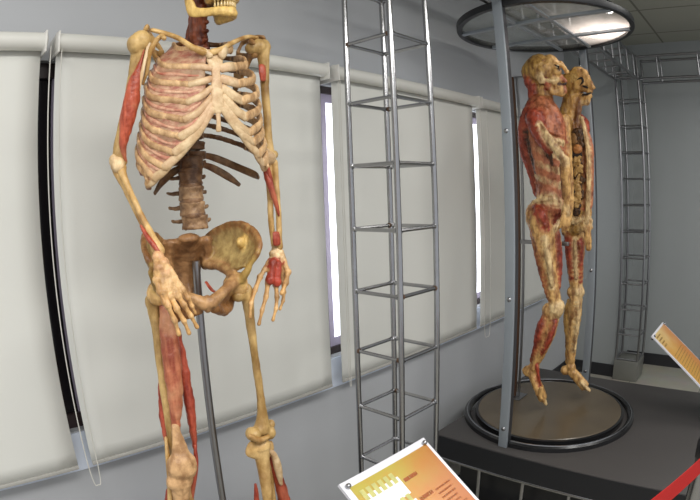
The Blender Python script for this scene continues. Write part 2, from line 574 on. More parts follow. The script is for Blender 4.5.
S = .187; STEP = .1987
lattice('lattice_tower', 'near silver square lattice tower standing between skeleton and round glass case', 'truss tower', (1.210, .990, 0), 'z', 2.52, S, STEP, .189, r=.0094, rr=.0064, group='steel lattice truss frame')
XR, YR0 = 4.02, .893
t2 = lattice('lattice_tower', 'far silver square lattice tower at the end wall on a grey block', 'truss tower', (XR, YR0, .17), 'z', 2.33, S, STEP, .005, r=.0105, rr=.007, mat='steel_dark', group='steel lattice truss frame')
t2.name = 'lattice_tower.001'
MB().box((XR - .012, YR0 - .012, 0), (XR + S + .012, YR0 + S + .010, .165), bev=.004).build('foot_block', plain('grey steel foot', sr((128, 128, 122)), .35, metal=.3), t2)
lattice('lattice_beam', 'overhead lattice beam running from the far tower out over the glass case', 'truss beam', (XR, YR0, 2.316), '-x', XR - 1.40, S - .012, STEP, .10, r=.0105, rr=.007, mat='steel_dark', group='steel lattice truss frame')
lattice('lattice_beam', 'overhead lattice beam running from far tower along end wall to the right', 'truss beam', (XR, YR0, 2.316), '-y', 1.9, S - .012, .335, .17, r=.0105, rr=.007, mat='steel_dark', group='steel lattice truss frame')

# ------------------------------------------------------------------ platform
PZ = .367; PB = .25
px0, px1, py0, py1 = 1.885, 3.015, -.75, 1.345
pl = thing('display_platform', 'low dark grey display platform carrying the round glass case', 'platform', (2.45, .3, 0))
MB().box((px0, py0, PB), (px1, py1, PZ), bev=.004).build('top_slab', M['platform'], pl)
MB().box((px0 - .004, py0 + .004, PB + .002), (px0 + .001, py1 - .004, PZ - .006)).build('edge_band', M['platform_side'], pl, smooth=None)
fr = MB()
for z in (PB - .014, .03):
    fr.rod((px0 + .02, py0 + .02, z), (px0 + .02, py1 - .02, z), .012, 10); fr.rod((px1 - .02, py0 + .02, z), (px1 - .02, py1 - .02, z), .012, 10)
    fr.rod((px0 + .02, py1 - .02, z), (px1 - .02, py1 - .02, z), .012, 10); fr.rod((px0 + .02, py0 + .02, z), (px1 - .02, py0 + .02, z), .012, 10)
fr.build('leg_frame', M['chrome'], pl)
for k in range(10):
    y = py1 - .02 - k * .2305
    for x in (px0 + .02, px1 - .02):
        MB().rod((x, y, 0), (x, y, PB), .010, 10).build('leg', M['chrome'], pl)
MB().box((px0 + .09, py0 + .2, .002), (px1 - .12, py1 - .1, PB - .03)).build('under_slab_shade', M['black'], pl, smooth=None)  # black block added as the shade under the slab

# ------------------------------------------------------------------ round case
CX, CY, CR = 2.392, .969, .443
TZ = 2.268
case = thing('display_case', 'round open display case with glass roof around the two body halves', 'display case', (CX, CY, PZ))
base = MB().ringbar((CX, CY, PZ), [(CR - .028, 0), (CR - .026, .020), (CR - .018, .027), (CR - .004, .027), (CR + .004, .020), (CR + .006, 0)]).build('base_ring', M['ring_black'], case)
MB().ringbar((CX, CY, PZ), [(CR - .013, .0265), (CR - .012, .0295), (CR - .007, .0295), (CR - .006, .0265)]).build('ring_inlay', M['chrome'], base)
k = NT('brown glass plate')
tc = k.node('ShaderNodeTexCoord')
nz = k.node('ShaderNodeTexNoise'); nz.inputs['Scale'].default_value = 4; nz.inputs['Detail'].default_value = 3
k.link(tc.outputs['Object'], nz.inputs['Vector'])
mx = k.node('ShaderNodeMixRGB'); mx.inputs[1].default_value = (*sr((74, 66, 55)), 1); mx.inputs[2].default_value = (*sr((100, 88, 70)), 1)
k.link(nz.outputs['Fac'], mx.inputs[0]); k.link(mx.outputs[0], k.b.inputs['Base Color']); k.b.inputs['Roughness'].default_value = .25
M['plate'] = k.m
PR = CR - .065
MB().lathe((CX, CY, PZ), [(PR, 0), (PR, .031), (PR - .003, .034), (.001, .034)], 72).build('floor_plate', M['plate'], case)
MB().ringbar((CX, CY, PZ), [(PR + .0015, 0), (PR + .0015, .031), (PR + .013, .029), (PR + .014, 0)]).build('plate_edge', M['ring_black'], case)
# roof
MB().ringbar((CX, CY, TZ), [(CR - .022, 0), (CR + .002, 0), (CR + .004, .004), (CR + .004, .030), (CR, .032), (CR - .022, .032)]).build('roof_ring', plain('dark ring', (.008, .008, .009), .4), case)
def roof_mat(nm_, lo_, hi_):
    k = NT(nm_)
    k.b.inputs['Base Color'].default_value = (.72, .72, .70, 1)
    k.b.inputs['Roughness'].default_value = .3
    tr = k.node('ShaderNodeBsdfTransparent'); tr.inputs[0].default_value = (.93, .95, .94, 1)
    tl = k.node('ShaderNodeBsdfTranslucent'); tl.inputs[0].default_value = (.85, .82, .80, 1)
    gl = k.node('ShaderNodeBsdfGlossy'); gl.inputs['Roughness'].default_value = .08; gl.inputs['Color'].default_value = (.9, .9, .9, 1)
    tc = k.node('ShaderNodeTexCoord')
    nz = k.node('ShaderNodeTexNoise'); nz.inputs['Scale'].default_value = 9; nz.inputs['Detail'].default_value = 6
    k.link(tc.outputs['Object'], nz.inputs['Vector'])
    rp = k.node('ShaderNodeMapRange'); rp.inputs[1].default_value = .35; rp.inputs[2].default_value = .7; rp.inputs[3].default_value = lo_; rp.inputs[4].default_value = hi_
    k.link(nz.outputs['Fac'], rp.inputs[0])
    m1 = k.node('ShaderNodeMixShader'); m2 = k.node('ShaderNodeMixShader'); m2.inputs[0].default_value = .10
    k.link(rp.outputs[0], m1.inputs[0]); k.link(tr.outputs[0], m1.inputs[1]); k.link(tl.outputs[0], m1.inputs[2])
    k.link(m1.outputs[0], m2.inputs[1]); k.link(gl.outputs[0], m2.inputs[2])
    k.link(m2.outputs[0], k.n['Material Output'].inputs['Surface'])
    return k.m

def pane(y0, y1, mat):
    R_ = CR - .023; n = 40; vs = []
    a0, a1 = math.asin(max(-1, min(1, y0 / R_))), math.asin(max(-1, min(1, y1 / R_)))
    prof = [(R_ * math.cos(a0 + (a1 - a0) * i / n), R_ * math.sin(a0 + (a1 - a0) * i / n)) for i in range(n + 1)] + [(-R_ * math.cos(a1 + (a0 - a1) * i / n), R_ * math.sin(a1 + (a0 - a1) * i / n)) for i in range(n + 1)]
    m = len(prof)
    vs = [(CX + x, CY + y, TZ + .012 + z) for z in (0, .005) for x, y in prof]
    MB().add(vs, [tuple(range(m)), tuple(range(m, 2 * m))] + [(i, (i + 1) % m, m + (i + 1) % m, m + i) for i in range(m)]).build('roof_glass', mat, case, smooth=None)
pane(-.42, -.085, roof_mat('frosted roof glass', .30, .50))
pane(-.083, .42, roof_mat('dusty roof glass', .08, .20))
for x in (2.225, 2.545):
    h = math.sqrt((CR - .02) ** 2 - (x - CX) ** 2)
    MB().box((x - .013, CY - h, TZ - .004), (x + .013, CY + h, TZ + .011), bev=.002).build('roof_bar', M['post'], case)
for y in (.885, 1.06):
    h = math.sqrt((CR - .02) ** 2 - (y - CY) ** 2)
    MB().box((CX - h, y - .010, TZ + .0), (CX + h, y + .010, TZ + .011), bev=.002).build('roof_bar', M['post'], case)
# posts: an aluminium channel on the near side and one on the far side
def post(x, y, sx, z1, w=.021, off=0):
    b = MB()
    b.box((x - .006, y - w, PZ), (x + .006, y + w, z1), bev=.001)
    o = b.build('post', M['post'], case)
    c = MB(); c.box((x + sx * .006, y - w, PZ + .03), (x + sx * .034, y - w + .006, z1)); c.box((x + sx * .006, y + w - .006, PZ + .03), (x + sx * .034, y + w, z1))
    c.build('channel_flange', M['post_dark'], o, smooth=None)
    for z in (.46, 1.045, 1.73, 2.306):
        p = MB().ball((x - sx * .008, y, z), (.006, .010, .010), seg=12, ring=8)
        p.build('bolt', M['chrome'], o)
    return o
post(CX - CR - .012, 1.0, 1, 2.60)
post(CX + CR + .012, .945, 1, 2.30)

# ------------------------------------------------------------------ spotlights on the beam
def spot(loc, label, aim=(0, 0, -1)):
    t = thing('spotlight', label, 'spotlight', loc, 'small spotlights on the overhead beam')
    l = Vector(loc)
    MB().rod(l + Vector((0, 0, .0)), l + Vector((0, 0, .06)), .006, 8).build('stem', M['black'], t)
    MB().lathe(l, [(.016, .0), (.024, -.006), (.027, -.05), (.027, -.062), (.022, -.058)], 20).build('housing', M['black'], t)
    MB().ball(l + Vector((0, 0, -.058)), (.019, .019, .008)).build('bulb', emit('lamp bulb', (1, .93, .86), 12), t)
    return t
q_ = onY(582, 56, 1.08)
spot((q_.x, q_.y, q_.z), 'small black spotlight hanging below beam right above the two faces')
M['lamp_glow'] = None
spot((2.66, .70, 2.47), 'small spotlight shining down through the right side of the round glass roof')

# ------------------------------------------------------------------ signs
def sign(w, h, p0, tilt, label, kind, floor_z):
    """p0 = top left corner, the board runs along +x and down towards -y"""
    p0 = Vector(p0)
    du = Vector((1, 0, 0)); dv = Vector((0, -math.cos(tilt), -math.sin(tilt))); dn = du.cross(dv) * -1
    if dn.z < 0: dn = -dn
    def at(u, v, n=0): return p0 + du * u + dv * v + dn * n
    cx = at(w / 2, h * (.5 if kind == 0 else .93))
    t = thing('information_sign', label, 'sign', (cx.x, cx.y, floor_z))
    def slab(u0, v0, u1, v1, n0, n1, mb=None):
        mb = mb or MB()
        vs = [at(u, v, n) for n in (n0, n1) for (u, v) in ((u0, v0), (u1, v0), (u1, v1), (u0, v1))]
        return mb.add(vs, [(0, 1, 2, 3), (4, 5, 6, 7), (0, 1, 5, 4), (1, 2, 6, 5), (2, 3, 7, 6), (3, 0, 4, 7)])
    slab(0, 0, w, h, -.008, 0).build('board', plain('white acrylic board', sr((214, 214, 220)), .25), t, smooth=None)
    k = NT('printed sheet')
    tc = k.node('ShaderNodeTexCoord'); sp = k.node('ShaderNodeSeparateXYZ'); k.link(tc.outputs['Generated'], sp.inputs[0])
    r1 = k.node('ShaderNodeValToRGB')
    e = r1.color_ramp.elements
    if kind == 0:
        e[0].position = 0; e[0].color = (*sr((186, 100, 40)), 1); e[1].position = 1; e[1].color = (*sr((172, 160, 62)), 1)
        x = e.new(.72); x.color = (*sr((190, 128, 48)), 1)
    else:
        e[0].position = 0; e[0].color = (*sr((176, 134, 44)), 1); e[1].position = 1; e[1].color = (*sr((204, 178, 120)), 1)
        x = e.new(.75); x.color = (*sr((190, 140, 58)), 1)
    nz = k.node('ShaderNodeTexNoise'); nz.inputs['Scale'].default_value = 3.5; nz.inputs['Detail'].default_value = 4
    k.link(tc.outputs['Generated'], nz.inputs['Vector'])
    ad = k.node('ShaderNodeMath', operation='MULTIPLY_ADD'); ad.inputs[1].default_value = .55; ad.inputs[2].default_value = -.27
    k.link(nz.outputs['Fac'], ad.inputs[0])
    a2 = k.node('ShaderNodeMath', operation='ADD'); k.link(sp.outputs['Y'], a2.inputs[0]); k.link(ad.outputs[0], a2.inputs[1])
    k.link(a2.outputs[0], r1.inputs[0])
    mx = k.node('ShaderNodeMixRGB'); k.link(r1.outputs[0], mx.inputs[1]); mx.inputs[2].default_value = (*(sr((170, 84, 26)) if kind == 0 else sr((176, 96, 50))), 1)
    m_ = k.node('ShaderNodeMapRange'); m_.inputs[1].default_value = .45; m_.inputs[2].default_value = 1.0; m_.inputs[4].default_value = .75
    k.link(sp.outputs['X'], m_.inputs[0]); k.link(m_.outputs[0], mx.inputs[0])
    k.link(mx.outputs[0], k.b.inputs['Base Color']); k.b.inputs['Roughness'].default_value = .3
    mg = .016 if kind == 0 else .010
    sh = slab(mg, mg * 1.1, w - mg * .6, h - mg, .0, .0006).build('printed_sheet', k.m, t, smooth=None)
    rr = random.Random(3 + kind)
    def ink_mat(name, c, sx, thr):
        k = NT(name)
        tc = k.node('ShaderNodeTexCoord'); mp = k.node('ShaderNodeMapping'); mp.inputs['Scale'].default_value = (sx, 90, 90)
        k.link(tc.outputs['Object'], mp.inputs['Vector'])
        nz = k.node('ShaderNodeTexNoise'); nz.inputs['Scale'].default_value = 1; nz.inputs['Detail'].default_value = 2
        k.link(mp.outputs[0], nz.inputs['Vector'])
        gt = k.node('ShaderNodeMath', operation='GREATER_THAN'); gt.inputs[1].default_value = thr
        k.link(nz.outputs['Fac'], gt.inputs[0]); k.link(gt.outputs[0], k.b.inputs['Alpha'])
        k.b.inputs['Base Color'].default_value = (*c, 1); k.b.inputs['Roughness'].default_value = .5
        return k.m
    ink = ink_mat('dark print %d' % kind, sr((150, 78, 26)) if kind == 0 else sr((138, 104, 48)), 260, .42)
    if kind == 0:
        for (v0, v1, u0, u1) in ((.050, .100, .030, .142), (.116, .160, .026, .142), (.176, .220, .026, .142)):
            po_ = slab(u0, v0, u1, v1, .0006, .0011).build('picture_panel', plain('white print', sr((226, 226, 226)), .3), sh, smooth=None)
        olive = plain('olive print', sr((182, 178, 108)), .4, var=.3, scale=90)
        for row in range(3):
            v0 = .053 + row * .062
            for c in range(6):
                u0 = .030 + c * .0185
                slab(u0, v0 - .018, u0 + .012, v0 + .010, .0011, .0015).build('specimen_picture', olive, sh, smooth=None)
        for row, v0 in enumerate((.062, .120, .180)):
            slab(.150, v0, .196, v0 + .010, .0006, .0009).build('text_line', ink, sh, smooth=None)
        for q in range(20):
            v0 = .125 + q * .0125
            slab(.205, v0, w - .026 - rr.uniform(0, .02), v0 + .0045, .0006, .0009).build('text_line', ink, sh, smooth=None)
    else:
        for q in range(4):
            v0 = .026 + q * .020
            slab(.022, v0, .110 - q * .012, v0 + .008, .0006, .0009).build('text_line', ink, sh, smooth=None)
        for q in range(16):
            v0 = .16 + q * .018
            slab(.030, v0, w - .05 - rr.uniform(0, .03), v0 + .004, .0006, .0009).build('text_line', ink, sh, smooth=None)
    for (u, v) in ((.014, .014), (w - .014, .014), (.014, h - .014), (w - .014, h - .014)):
        c = at(u, v, .001)
        rodm = MB().tube([at(u, v, -.016), at(u, v, .005)], .0065, n=14, cap=True)
        rodm.build('corner_bolt', M['chrome'], t)
    c = at(w / 2, h * (.5 if kind == 0 else .93), -.012)
    st = MB()
    st.rod((c.x, c.y, floor_z + .012), c, .014, 14)
    st.build('stand_pole', M['chrome'], t)
    MB().lathe((c.x, c.y, floor_z), [(.13, 0), (.13, .008), (.12, .014), (.02, .016)], 36).build('stand_base', M['steel_dark'], t)
    return t
sign(.292, .42, (.670, .7185, .9), math.radians(36.5), 'white bordered orange information sign at the bottom centre, in front of the near lattice tower', 0, 0)
s2 = onX(648, 335, 2.54); s3 = onX(665, 322.4, 2.825)
sign(.287, .60, (2.54, .50, .80), math.radians(37.5), 'pale bordered yellow information sign at the right edge, standing on the dark platform', 1, PZ)

# ------------------------------------------------------------------ barrier post and belt
bp_ = thing('barrier_post', 'chrome barrier post with black cap at the lower right corner', 'barrier post', (1.40, .062, 0))
B0 = Vector((1.40, .062, 0))
MB().lathe(B0, [(.16, 0), (.16, .01), (.13, .022), (.05, .03), (.02, .034)], 40).build('base', M['chrome'], bp_)
MB().lathe(B0, [(.027, .03), (.027, .79)], 28).build('pole', M['chrome'], bp_)
MB().lathe(B0, [(.027, .785), (.031, .79), (.031, .835), (.028, .845), (.01, .848)], 28).build('cap', M['black'], bp_)
q0 = Vector((1.40, .062, .797)) + Vector((-.026, -.012, 0)); q1 = Vector((.74, .272, .80))
g = []
for i in range(13):
    p = q0.lerp(q1, i / 12); p.z += -.012 * math.sin(PI * i / 12)
    g.append([p + Vector((0, 0, dz)) for dz in (-.031, -.015, 0, .015, .029)])
bl = MB().sheet(g, .0016).build('barrier_belt', plain('red webbing', sr((182, 14, 10)), .55, var=.08, scale=120, bump=.2, bscale=500))
tag(bl, 'red webbing barrier belt across the lower right corner', 'barrier belt')
# ------------------------------------------------------------------ standing skeleton specimen
BONE = tissue('old bone', sr((168, 128, 70)), sr((220, 184, 124)), sr((136, 90, 50)), scale=(26, 26, 18), bump=.5, amt3=.5)
BONE_OLIVE = tissue('olive bone', sr((144, 110, 58)), sr((206, 172, 112)), sr((116, 82, 44)), scale=(24, 24, 10), bump=.5, amt3=.5)
BONE_PALE = tissue('pale bone', sr((186, 156, 116)), sr((226, 206, 172)), sr((160, 112, 78)), scale=(40, 40, 40))
CART = tissue('cream cartilage', sr((184, 152, 112)), sr((214, 188, 148)), sr((184, 132, 104)), scale=(50, 50, 50))
DARKB = tissue('brown vertebra bone', sr((84, 56, 36)), sr((136, 102, 72)), sr((62, 38, 26)), scale=(46, 46, 46))
RIBIN = tissue('brown inner rib bone', sr((92, 66, 42)), sr((142, 108, 74)), sr((120, 52, 36)), scale=(40, 40, 40))
MUSC = tissue('red muscle', sr((126, 42, 28)), sr((180, 82, 58)), sr((200, 128, 92)), scale=(70, 70, 14), rough=.36, bump=.5)
MUSC_PALE = tissue('pink muscle sheet', sr((160, 98, 80)), sr((198, 160, 128)), sr((140, 116, 86)), scale=(40, 40, 75), rough=.4, bump=.7, amt3=.75)
TEND = tissue('pale tendon', sr((200, 168, 124)), sr((230, 208, 172)), sr((188, 110, 84)), scale=(80, 80, 14))
MIX = tissue('mottled preserved tissue', scale=(42, 42, 24), bump=.5, c3=None)
SACR = tissue('tan vertebra bone', sr((110, 80, 54)), sr((168, 134, 98)), sr((82, 54, 36)), scale=(46, 46, 46))
NECK = tissue('dark neck muscle', sr((84, 36, 22)), sr((146, 78, 48)), sr((60, 30, 20)), scale=(80, 80, 14))

cB = sr((212, 176, 118)); cO = sr((168, 140, 78)); cP = sr((222, 198, 158)); cR = sr((166, 66, 50)); cD = sr((112, 80, 52)); cK = sr((206, 150, 122)); cBr = sr((150, 108, 66))

BICEPS = tissue('orange red muscle', sr((136, 50, 32)), sr((190, 92, 64)), sr((206, 146, 108)), scale=(70, 70, 14), rough=.36, bump=.5, amt3=.6)
sk = thing('skeleton', 'tan human skeleton with red muscle remnants standing in front of the blinds', 'skeleton', (.60, 1.08, .40))


def frame(O, deg):
    p = math.radians(deg)
    l = Vector((math.cos(p), -math.sin(p), 0)); f = Vector((-math.sin(p), -math.cos(p), 0)); o = Vector((O[0], O[1], 0))
    return lambda a, b, z: o + l * a + f * b + Vector((0, 0, z))


def px(L):
    return [onY(*q) for q in L]

_T = frame((.622, 1.072), 12)
def T_(a, b, z): return _T(a, b, z + a * .045)
# ribs
W = [.070, .108, .127, .136, .140, .143, .147, .153, .158, .156]
DL = [.020, .030, .038, .045, .050, .055, .060, .064, .066, .062]
FA = [.55, .48, .46, .48, .52, .57, .64, .74, .84, .93]
FB = [.066, .080, .090, .096, .098, .096, .090, .078, .058, .036]
DF = [.050, .070, .086, .100, .112, .122, .128, .130, .124, .108]
ZS = [1.812, 1.783, 1.759, 1.737, 1.717, 1.701, 1.691]
def zb(i): return 1.886 - .0258 * i
def rib_pts(i, s):
    w = W[i] * (1 if s < 0 else .935); z = zb(i)
    df = DF[i] - (.012 if (s > 0 and i > 5) else 0)
    kb = [.55, .75, .88, .96, 1, 1, 1, 1, 1, 1][i]
    return [T_(s * .018, -.070, z), T_(s * w * .45, -.098 * kb - .005, z - .002), T_(s * w * .86, -.070 * kb, z - .5 * DL[i]), T_(s * w, -.005, z - DL[i]),
            T_(s * w * .95, .045 * kb, z - (DL[i] + df) / 2 - .004), T_(s * w * FA[i], FB[i], z - df)]
def cart_pts(i, s):
    w = W[i] * (1 if s < 0 else .935); z = zb(i) - DF[i] + (.012 if (s > 0 and i > 5) else 0)
    a, b = s * w * FA[i], FB[i]
    if i < 7:
        e = T_(s * .012, .092 + .002 * i, ZS[i])
        sag = [0, 0, -.002, -.004, -.008, -.012, -.014][i]
        m = T_(a * .5 + s * .006, (b + .098 + .002 * i) / 2 + .004, (z + ZS[i]) / 2 + sag)
        return [T_(a, b, z), m, e]
    # false ribs lean on the cartilage above
    c = cart_pts(i - 1, s) if i > 7 else cart_pts(6, s)
    up = c[1] if i == 7 else (c[0] + c[1]) / 2
    return [T_(a, b, z), (T_(a, b, z) + up) / 2 + Vector((0, 0, -.004)), up]

cRP = sr((204, 172, 130)); cRD = sr((104, 74, 46)); cRM = sr((196, 158, 124))
for i in range(10):
    for s in (-1, 1):
        wd_ = 1.0 if s < 0 else 1.38
        R = [(.0062, .004)] + [(.0072, .0042)] * 2 + [(.0080 * wd_, .0044 * wd_)] * 3
        q = [list(x) + list(r) for x, r in zip(rib_pts(i, s), R)]
        q = crom(q, 7)
        m = MB()
        cut = 16
        m.col(cRD).tube([x[:3] for x in q[:cut + 1]], [tuple(x[3:]) for x in q[:cut + 1]], n=10, sub=1, ref=(0, 0, 1))
        m.col(cRP).tube([x[:3] for x in q[cut:]], [tuple(x[3:]) for x in q[cut:]], n=10, sub=1, ref=(0, 0, 1))
        o = m.build('rib', MIX, sk, smooth=180, voxel=.0024, smooth_it=2, rough=.0012, rscale=70)
        c = MB().col(cRP)
        r_ = (.0082 * wd_, .0046) if i < 5 else (.0100, .005)
        c.tube(cart_pts(i, s), [r_, r_, (r_[0] * .95, r_[1])], n=10, sub=7, ref=(0, 0, 1))
        c.build('rib_cartilage', CART, o, smooth=180)
# cartilage plate along the left costal margin
g = []
for i in range(5, 10):
    g.append([Vector(x) for x in crom(cart_pts(i, 1), 6)])
gg = []
for i in range(4):
    for k in range(3):
        gg.append([g[i][j].lerp(g[i + 1][j], k / 3) + _T(0, -.002, 0) - _T(0, 0, 0) for j in range(len(g[0]))])
gg.append(g[4])
MB().sheet(gg, .005).build('margin_cartilage', CART, sk, smooth=180)
# floating ribs seen below the arch
for (a1, z0, pts) in ((11, 1.606, [(.02, -.07, 1.606), (.06, -.085, 1.596), (.105, -.062, 1.570), (.134, -.014, 1.545), (.132, .012, 1.537)]),
                      (12, 1.582, [(.02, -.07, 1.582), (.05, -.082, 1.572), (.085, -.072, 1.548), (.108, -.052, 1.524)])):
    for s in (-1, 1):
        MB().tube([T_(s * a, b, z) for a, b, z in pts], [(.007, .004)] + [(.0092, .0044)] * (len(pts) - 2) + [(.005, .003)], n=10, sub=7, ref=(0, 0, 1)).build('rib', RIBIN, sk, smooth=180)
# sternum
m = MB()
m.tube([T_(0, .080, 1.826), T_(0, .088, 1.800), T_(0, .094, 1.778)], [(.022, .006), (.020, .006), (.012, .005)], n=14, sub=5, ref=T_(1, 0, 0) - T_(0, 0, 0))
m.tube([T_(0, .094, 1.780), T_(0, .100, 1.74), T_(0, .104, 1.705), T_(0, .104, 1.682)], [(.011, .005), (.013, .0055), (.016, .0055), (.010, .005)], n=14, sub=5, ref=T_(1, 0, 0) - T_(0, 0, 0))
m.build('sternum', CART, sk, voxel=.0026, rough=.0012, rscale=70)
MB().tube([T_(0, .104, 1.684), T_(.001, .106, 1.664), T_(.001, .105, 1.642)], [(.006, .003), (.005, .003), (.0065, .0025)], n=10, sub=5, ref=T_(1, 0, 0) - T_(0, 0, 0)).build('xiphoid_process', CART, sk, smooth=180)
# muscle sheet between the ribs of the right side, with the rib relief showing through
g = []
rows = []
for i in range(10):
    p = crom(rib_pts(i, -1)[1:] + cart_pts(i, -1)[1:], 6)
    q = [np.array(x) for x in p]
    d = np.cumsum([0] + [np.linalg.norm(q[j + 1] - q[j]) for j in range(len(q) - 1)])
    rows.append([[np.interp(d[-1] * (t / 34 * .92 + .03), d, [x[c] for x in q]) for c in range(3)] for t in range(35)])
ax = T_(0, -.01, 0)
for i in range(9):
    for k in range(4):
        f = k / 4
        row = []
        for t in range(35):
            p = Vector([rows[i][t][c] * (1 - f) + rows[i + 1][t][c] * f for c in range(3)])
            out = Vector((p.x - ax.x, p.y - ax.y, 0)); out.normalize()
            row.append(p + out * (-.0002 - .0030 * math.sin(f * PI) + .0012 * noise.noise(p * 60)))
        g.append(row)
g.append([Vector(q) for q in rows[9]])
MB().sheet(g, .003).build('intercostal_muscle', MUSC_PALE, sk, smooth=180)
# fibre bands of the muscle between the ribs
FIB = tissue('pale muscle fibre', sr((176, 116, 94)), sr((214, 176, 144)), sr((170, 92, 72)), scale=(60, 60, 60), amt3=.7)
for i in range(1, 9):
    pts = []
    for t in range(2, 33, 3):
        p = Vector([(rows[i][t][c] + rows[i + 1][t][c]) / 2 for c in range(3)])
        out = Vector((p.x - ax.x, p.y - ax.y, 0)); out.normalize()
        pts.append(p - out * .0016 + Vector((0, 0, .0015 * math.sin(t * 1.7 + i))))
    MB().tube(pts, [(.002, .0015)] + [(.0042 + .0012 * math.sin(k * 2.1 + i), .0026) for k in range(len(pts) - 2)] + [(.002, .0015)], n=8, sub=3, ref=(0, 0, 1)).build('muscle_fibre', FIB, sk, smooth=180)
# ragged lower edge with a red tip of muscle
tipw = T_(-.150, -.005, 1.535)
g = []
for k in range(9):
    f = k / 8
    top = Vector(rows[9][int(4 + f * 25)])
    dz = [.030, .044, .034, .022, .020, .016, .018, .010, .004][k]
    g.append([top + Vector((0, 0, .004)), top + Vector((.002, .002, -dz * .5)), top + Vector((.004, .004, -dz))])
MB().sheet(g, lambda i, j: .004 - .0015 * j).build('muscle_edge', MUSC, sk, smooth=180)

# vertebral column
def vertebra(name, c, rx, h, mat, tp, sp, ang=10):
    F = frame((c.x, c.y), ang)
    o = MB()
    prof = [(rx * .97, -h * .5), (rx, -h * .42), (rx * .93, -h * .15), (rx * .92, h * .1), (rx, h * .40), (rx * .97, h * .5)]
    n = 20; vs = []; fs = []
    for r, z in prof:
        for j in range(n):
            a = 2 * PI * j / n
            vs.append(F(r * math.cos(a), r * .8 * math.sin(a), c.z + z))
    for i in range(len(prof) - 1):
        for j in range(n): fs.append((i * n + j, i * n + (j + 1) % n, (i + 1) * n + (j + 1) % n, (i + 1) * n + j))
    fs.append(tuple(range(n - 1, -1, -1))); fs.append(tuple((len(prof) - 1) * n + j for j in range(n)))
    o.add(vs, fs)
    z = c.z
    for s in (-1, 1):
        tq = tp if s < 0 else tp * .25
        o.tube([F(s * rx * .6, -rx * .7, z + h * .1), F(s * (rx + tq * .55), -rx * 1.0, z + h * .05), F(s * (rx + tq), -rx * 1.1, z + h * .12)], [.007, .0055, .0048], n=8, sub=3)
        o.ball(F(s * rx * .62, -rx * 1.25, z + h * .42), (.006, .006, .009), seg=10, ring=6)
        o.ball(F(s * rx * .62, -rx * 1.25, z - h * .42), (.006, .006, .009), seg=10, ring=6)
    o.tube([F(0, -rx * .8, z), F(0, -rx * 1.5, z - h * .1), F(0, -rx * 1.5 - sp, z - h * .3)], [(.012, .008), (.010, .006), (.010, .004)], n=8, sub=3, ref=(0, 0, 1))
    return o.build(name, mat, sk, voxel=.0032, smooth_it=2, rough=.0016, rscale=80)
vx = [(1.886, .016), (1.860, .016), (1.834, .0165), (1.808, .017), (1.782, .0175), (1.757, .018), (1.731, .019), (1.705, .020), (1.680, .021), (1.654, .022), (1.628, .023), (1.604, .024)]
for z, r in vx:
    vertebra('thoracic_vertebra', T_(0, -.052 - .01 * math.sin((1.89 - z) / .29 * PI), z), r, .020, DARKB, .014, .022)
lum = [(191.5, 163), (190.5, 178), (191, 193.5), (192.5, 208.5), (195, 222)]
lumY = [1.122, 1.118, 1.112, 1.108, 1.106]
LV = [onY(u, v, Y) for (u, v), Y in zip(lum, lumY)]
for i, c in enumerate(LV):
    vertebra('lumbar_vertebra', c, .0295 + .0008 * i, .033, DARKB if i < 2 else SACR, .024 - .002 * abs(i - 2), .022, 26)
allc = [T_(0, -.052, 1.616)] + LV
disc = [(allc[i] + allc[i + 1]) / 2 for i in range(len(allc) - 1)]
for i, c in enumerate(disc[1:]):
    MB().lathe(c, [(.020, -.006), (.0268, -.005), (.0285, 0), (.0268, .005), (.020, .006)], 20).build('spinal_disc', DARKB, sk)
# neck
nk = px([(199, 0, 1.085), (199, 14, 1.09), (198, 28, 1.095), (199, 42, 1.10), (201, 56, 1.105)])
m = MB(); m.tube(nk, [.020, .021, .021, .023, .026], n=14, sub=4)
for q in range(6):
    p = onY(207 - .3 * q, 4 + q * 9, 1.07); m.ball(p, (.008, .008, .0072), seg=10, ring=6)
m.tube(px([(192, 10, 1.11), (191, 30, 1.12), (184, 52, 1.13)]), [.009, .010, .012], n=10, sub=4)
m.build('neck', NECK, sk, voxel=.003, rough=.003, rscale=60)

# clavicles
for L, nm in (([(203, 52, .985), (192, 47, 1.00), (178, 38, 1.045), (164, 33, 1.085), (152, 30, 1.10)], 'clavicle'), ([(213, 52, .985), (222, 49, .985), (234, 42, 1.02), (247, 37, 1.05), (256, 38, 1.06)], 'clavicle')):
    MB().tube(px(L), [(.009, .0085), (.0062, .0066), (.0058, .006), (.0068, .0056), (.008, .005)], n=12, sub=6).build(nm, BONE, sk, smooth=180)
# scapulae
for s, A in ((-1, [(148, 31, 1.11), (150, 46, 1.10), (164, 52, 1.15), (170, 90, 1.17)]), (1, [(257, 40, 1.075), (254, 52, 1.07), (236, 52, 1.13), (232, 98, 1.155)])):
    acr, gle, sup, inf = px(A)
    m = MB()
    g = []
    for i in range(9):
        f = i / 8
        a = gle.lerp(inf, f); b = sup.lerp(inf, f)
        g.append([a.lerp(b, j / 6) + Vector((0, .010 * math.sin(j / 6 * PI) * (1 - f), 0)) for j in range(7)])
    m.sheet(g, .007)
    m.tube([gle, gle.lerp(inf, .5), inf], [.007, .006, .006], n=8, sub=4)
    m.tube([sup.lerp(gle, .1), sup.lerp(acr, .55) + Vector((0, .02, .012)), acr + Vector((0, .005, .004)), acr + Vector((s * .012, -.014, .002))], [(.006, .005), (.007, .006), (.012, .006), (.011, .0055)], n=10, sub=5)
    m.ball(gle, (.014, .016, .018))
    cor = gle + Vector((-s * .022, -.030, .012))
    m.tube([gle + Vector((-s * .012, -.004, .012)), gle + Vector((-s * .022, -.016, .022)), cor], [.008, .007, .006], n=8, sub=4)
    m.build('scapula', BONE if s < 0 else tissue('brown scapula', sr((122, 86, 50)), sr((168, 128, 80)), sr((92, 60, 36))), sk, voxel=.003, rough=.0018)


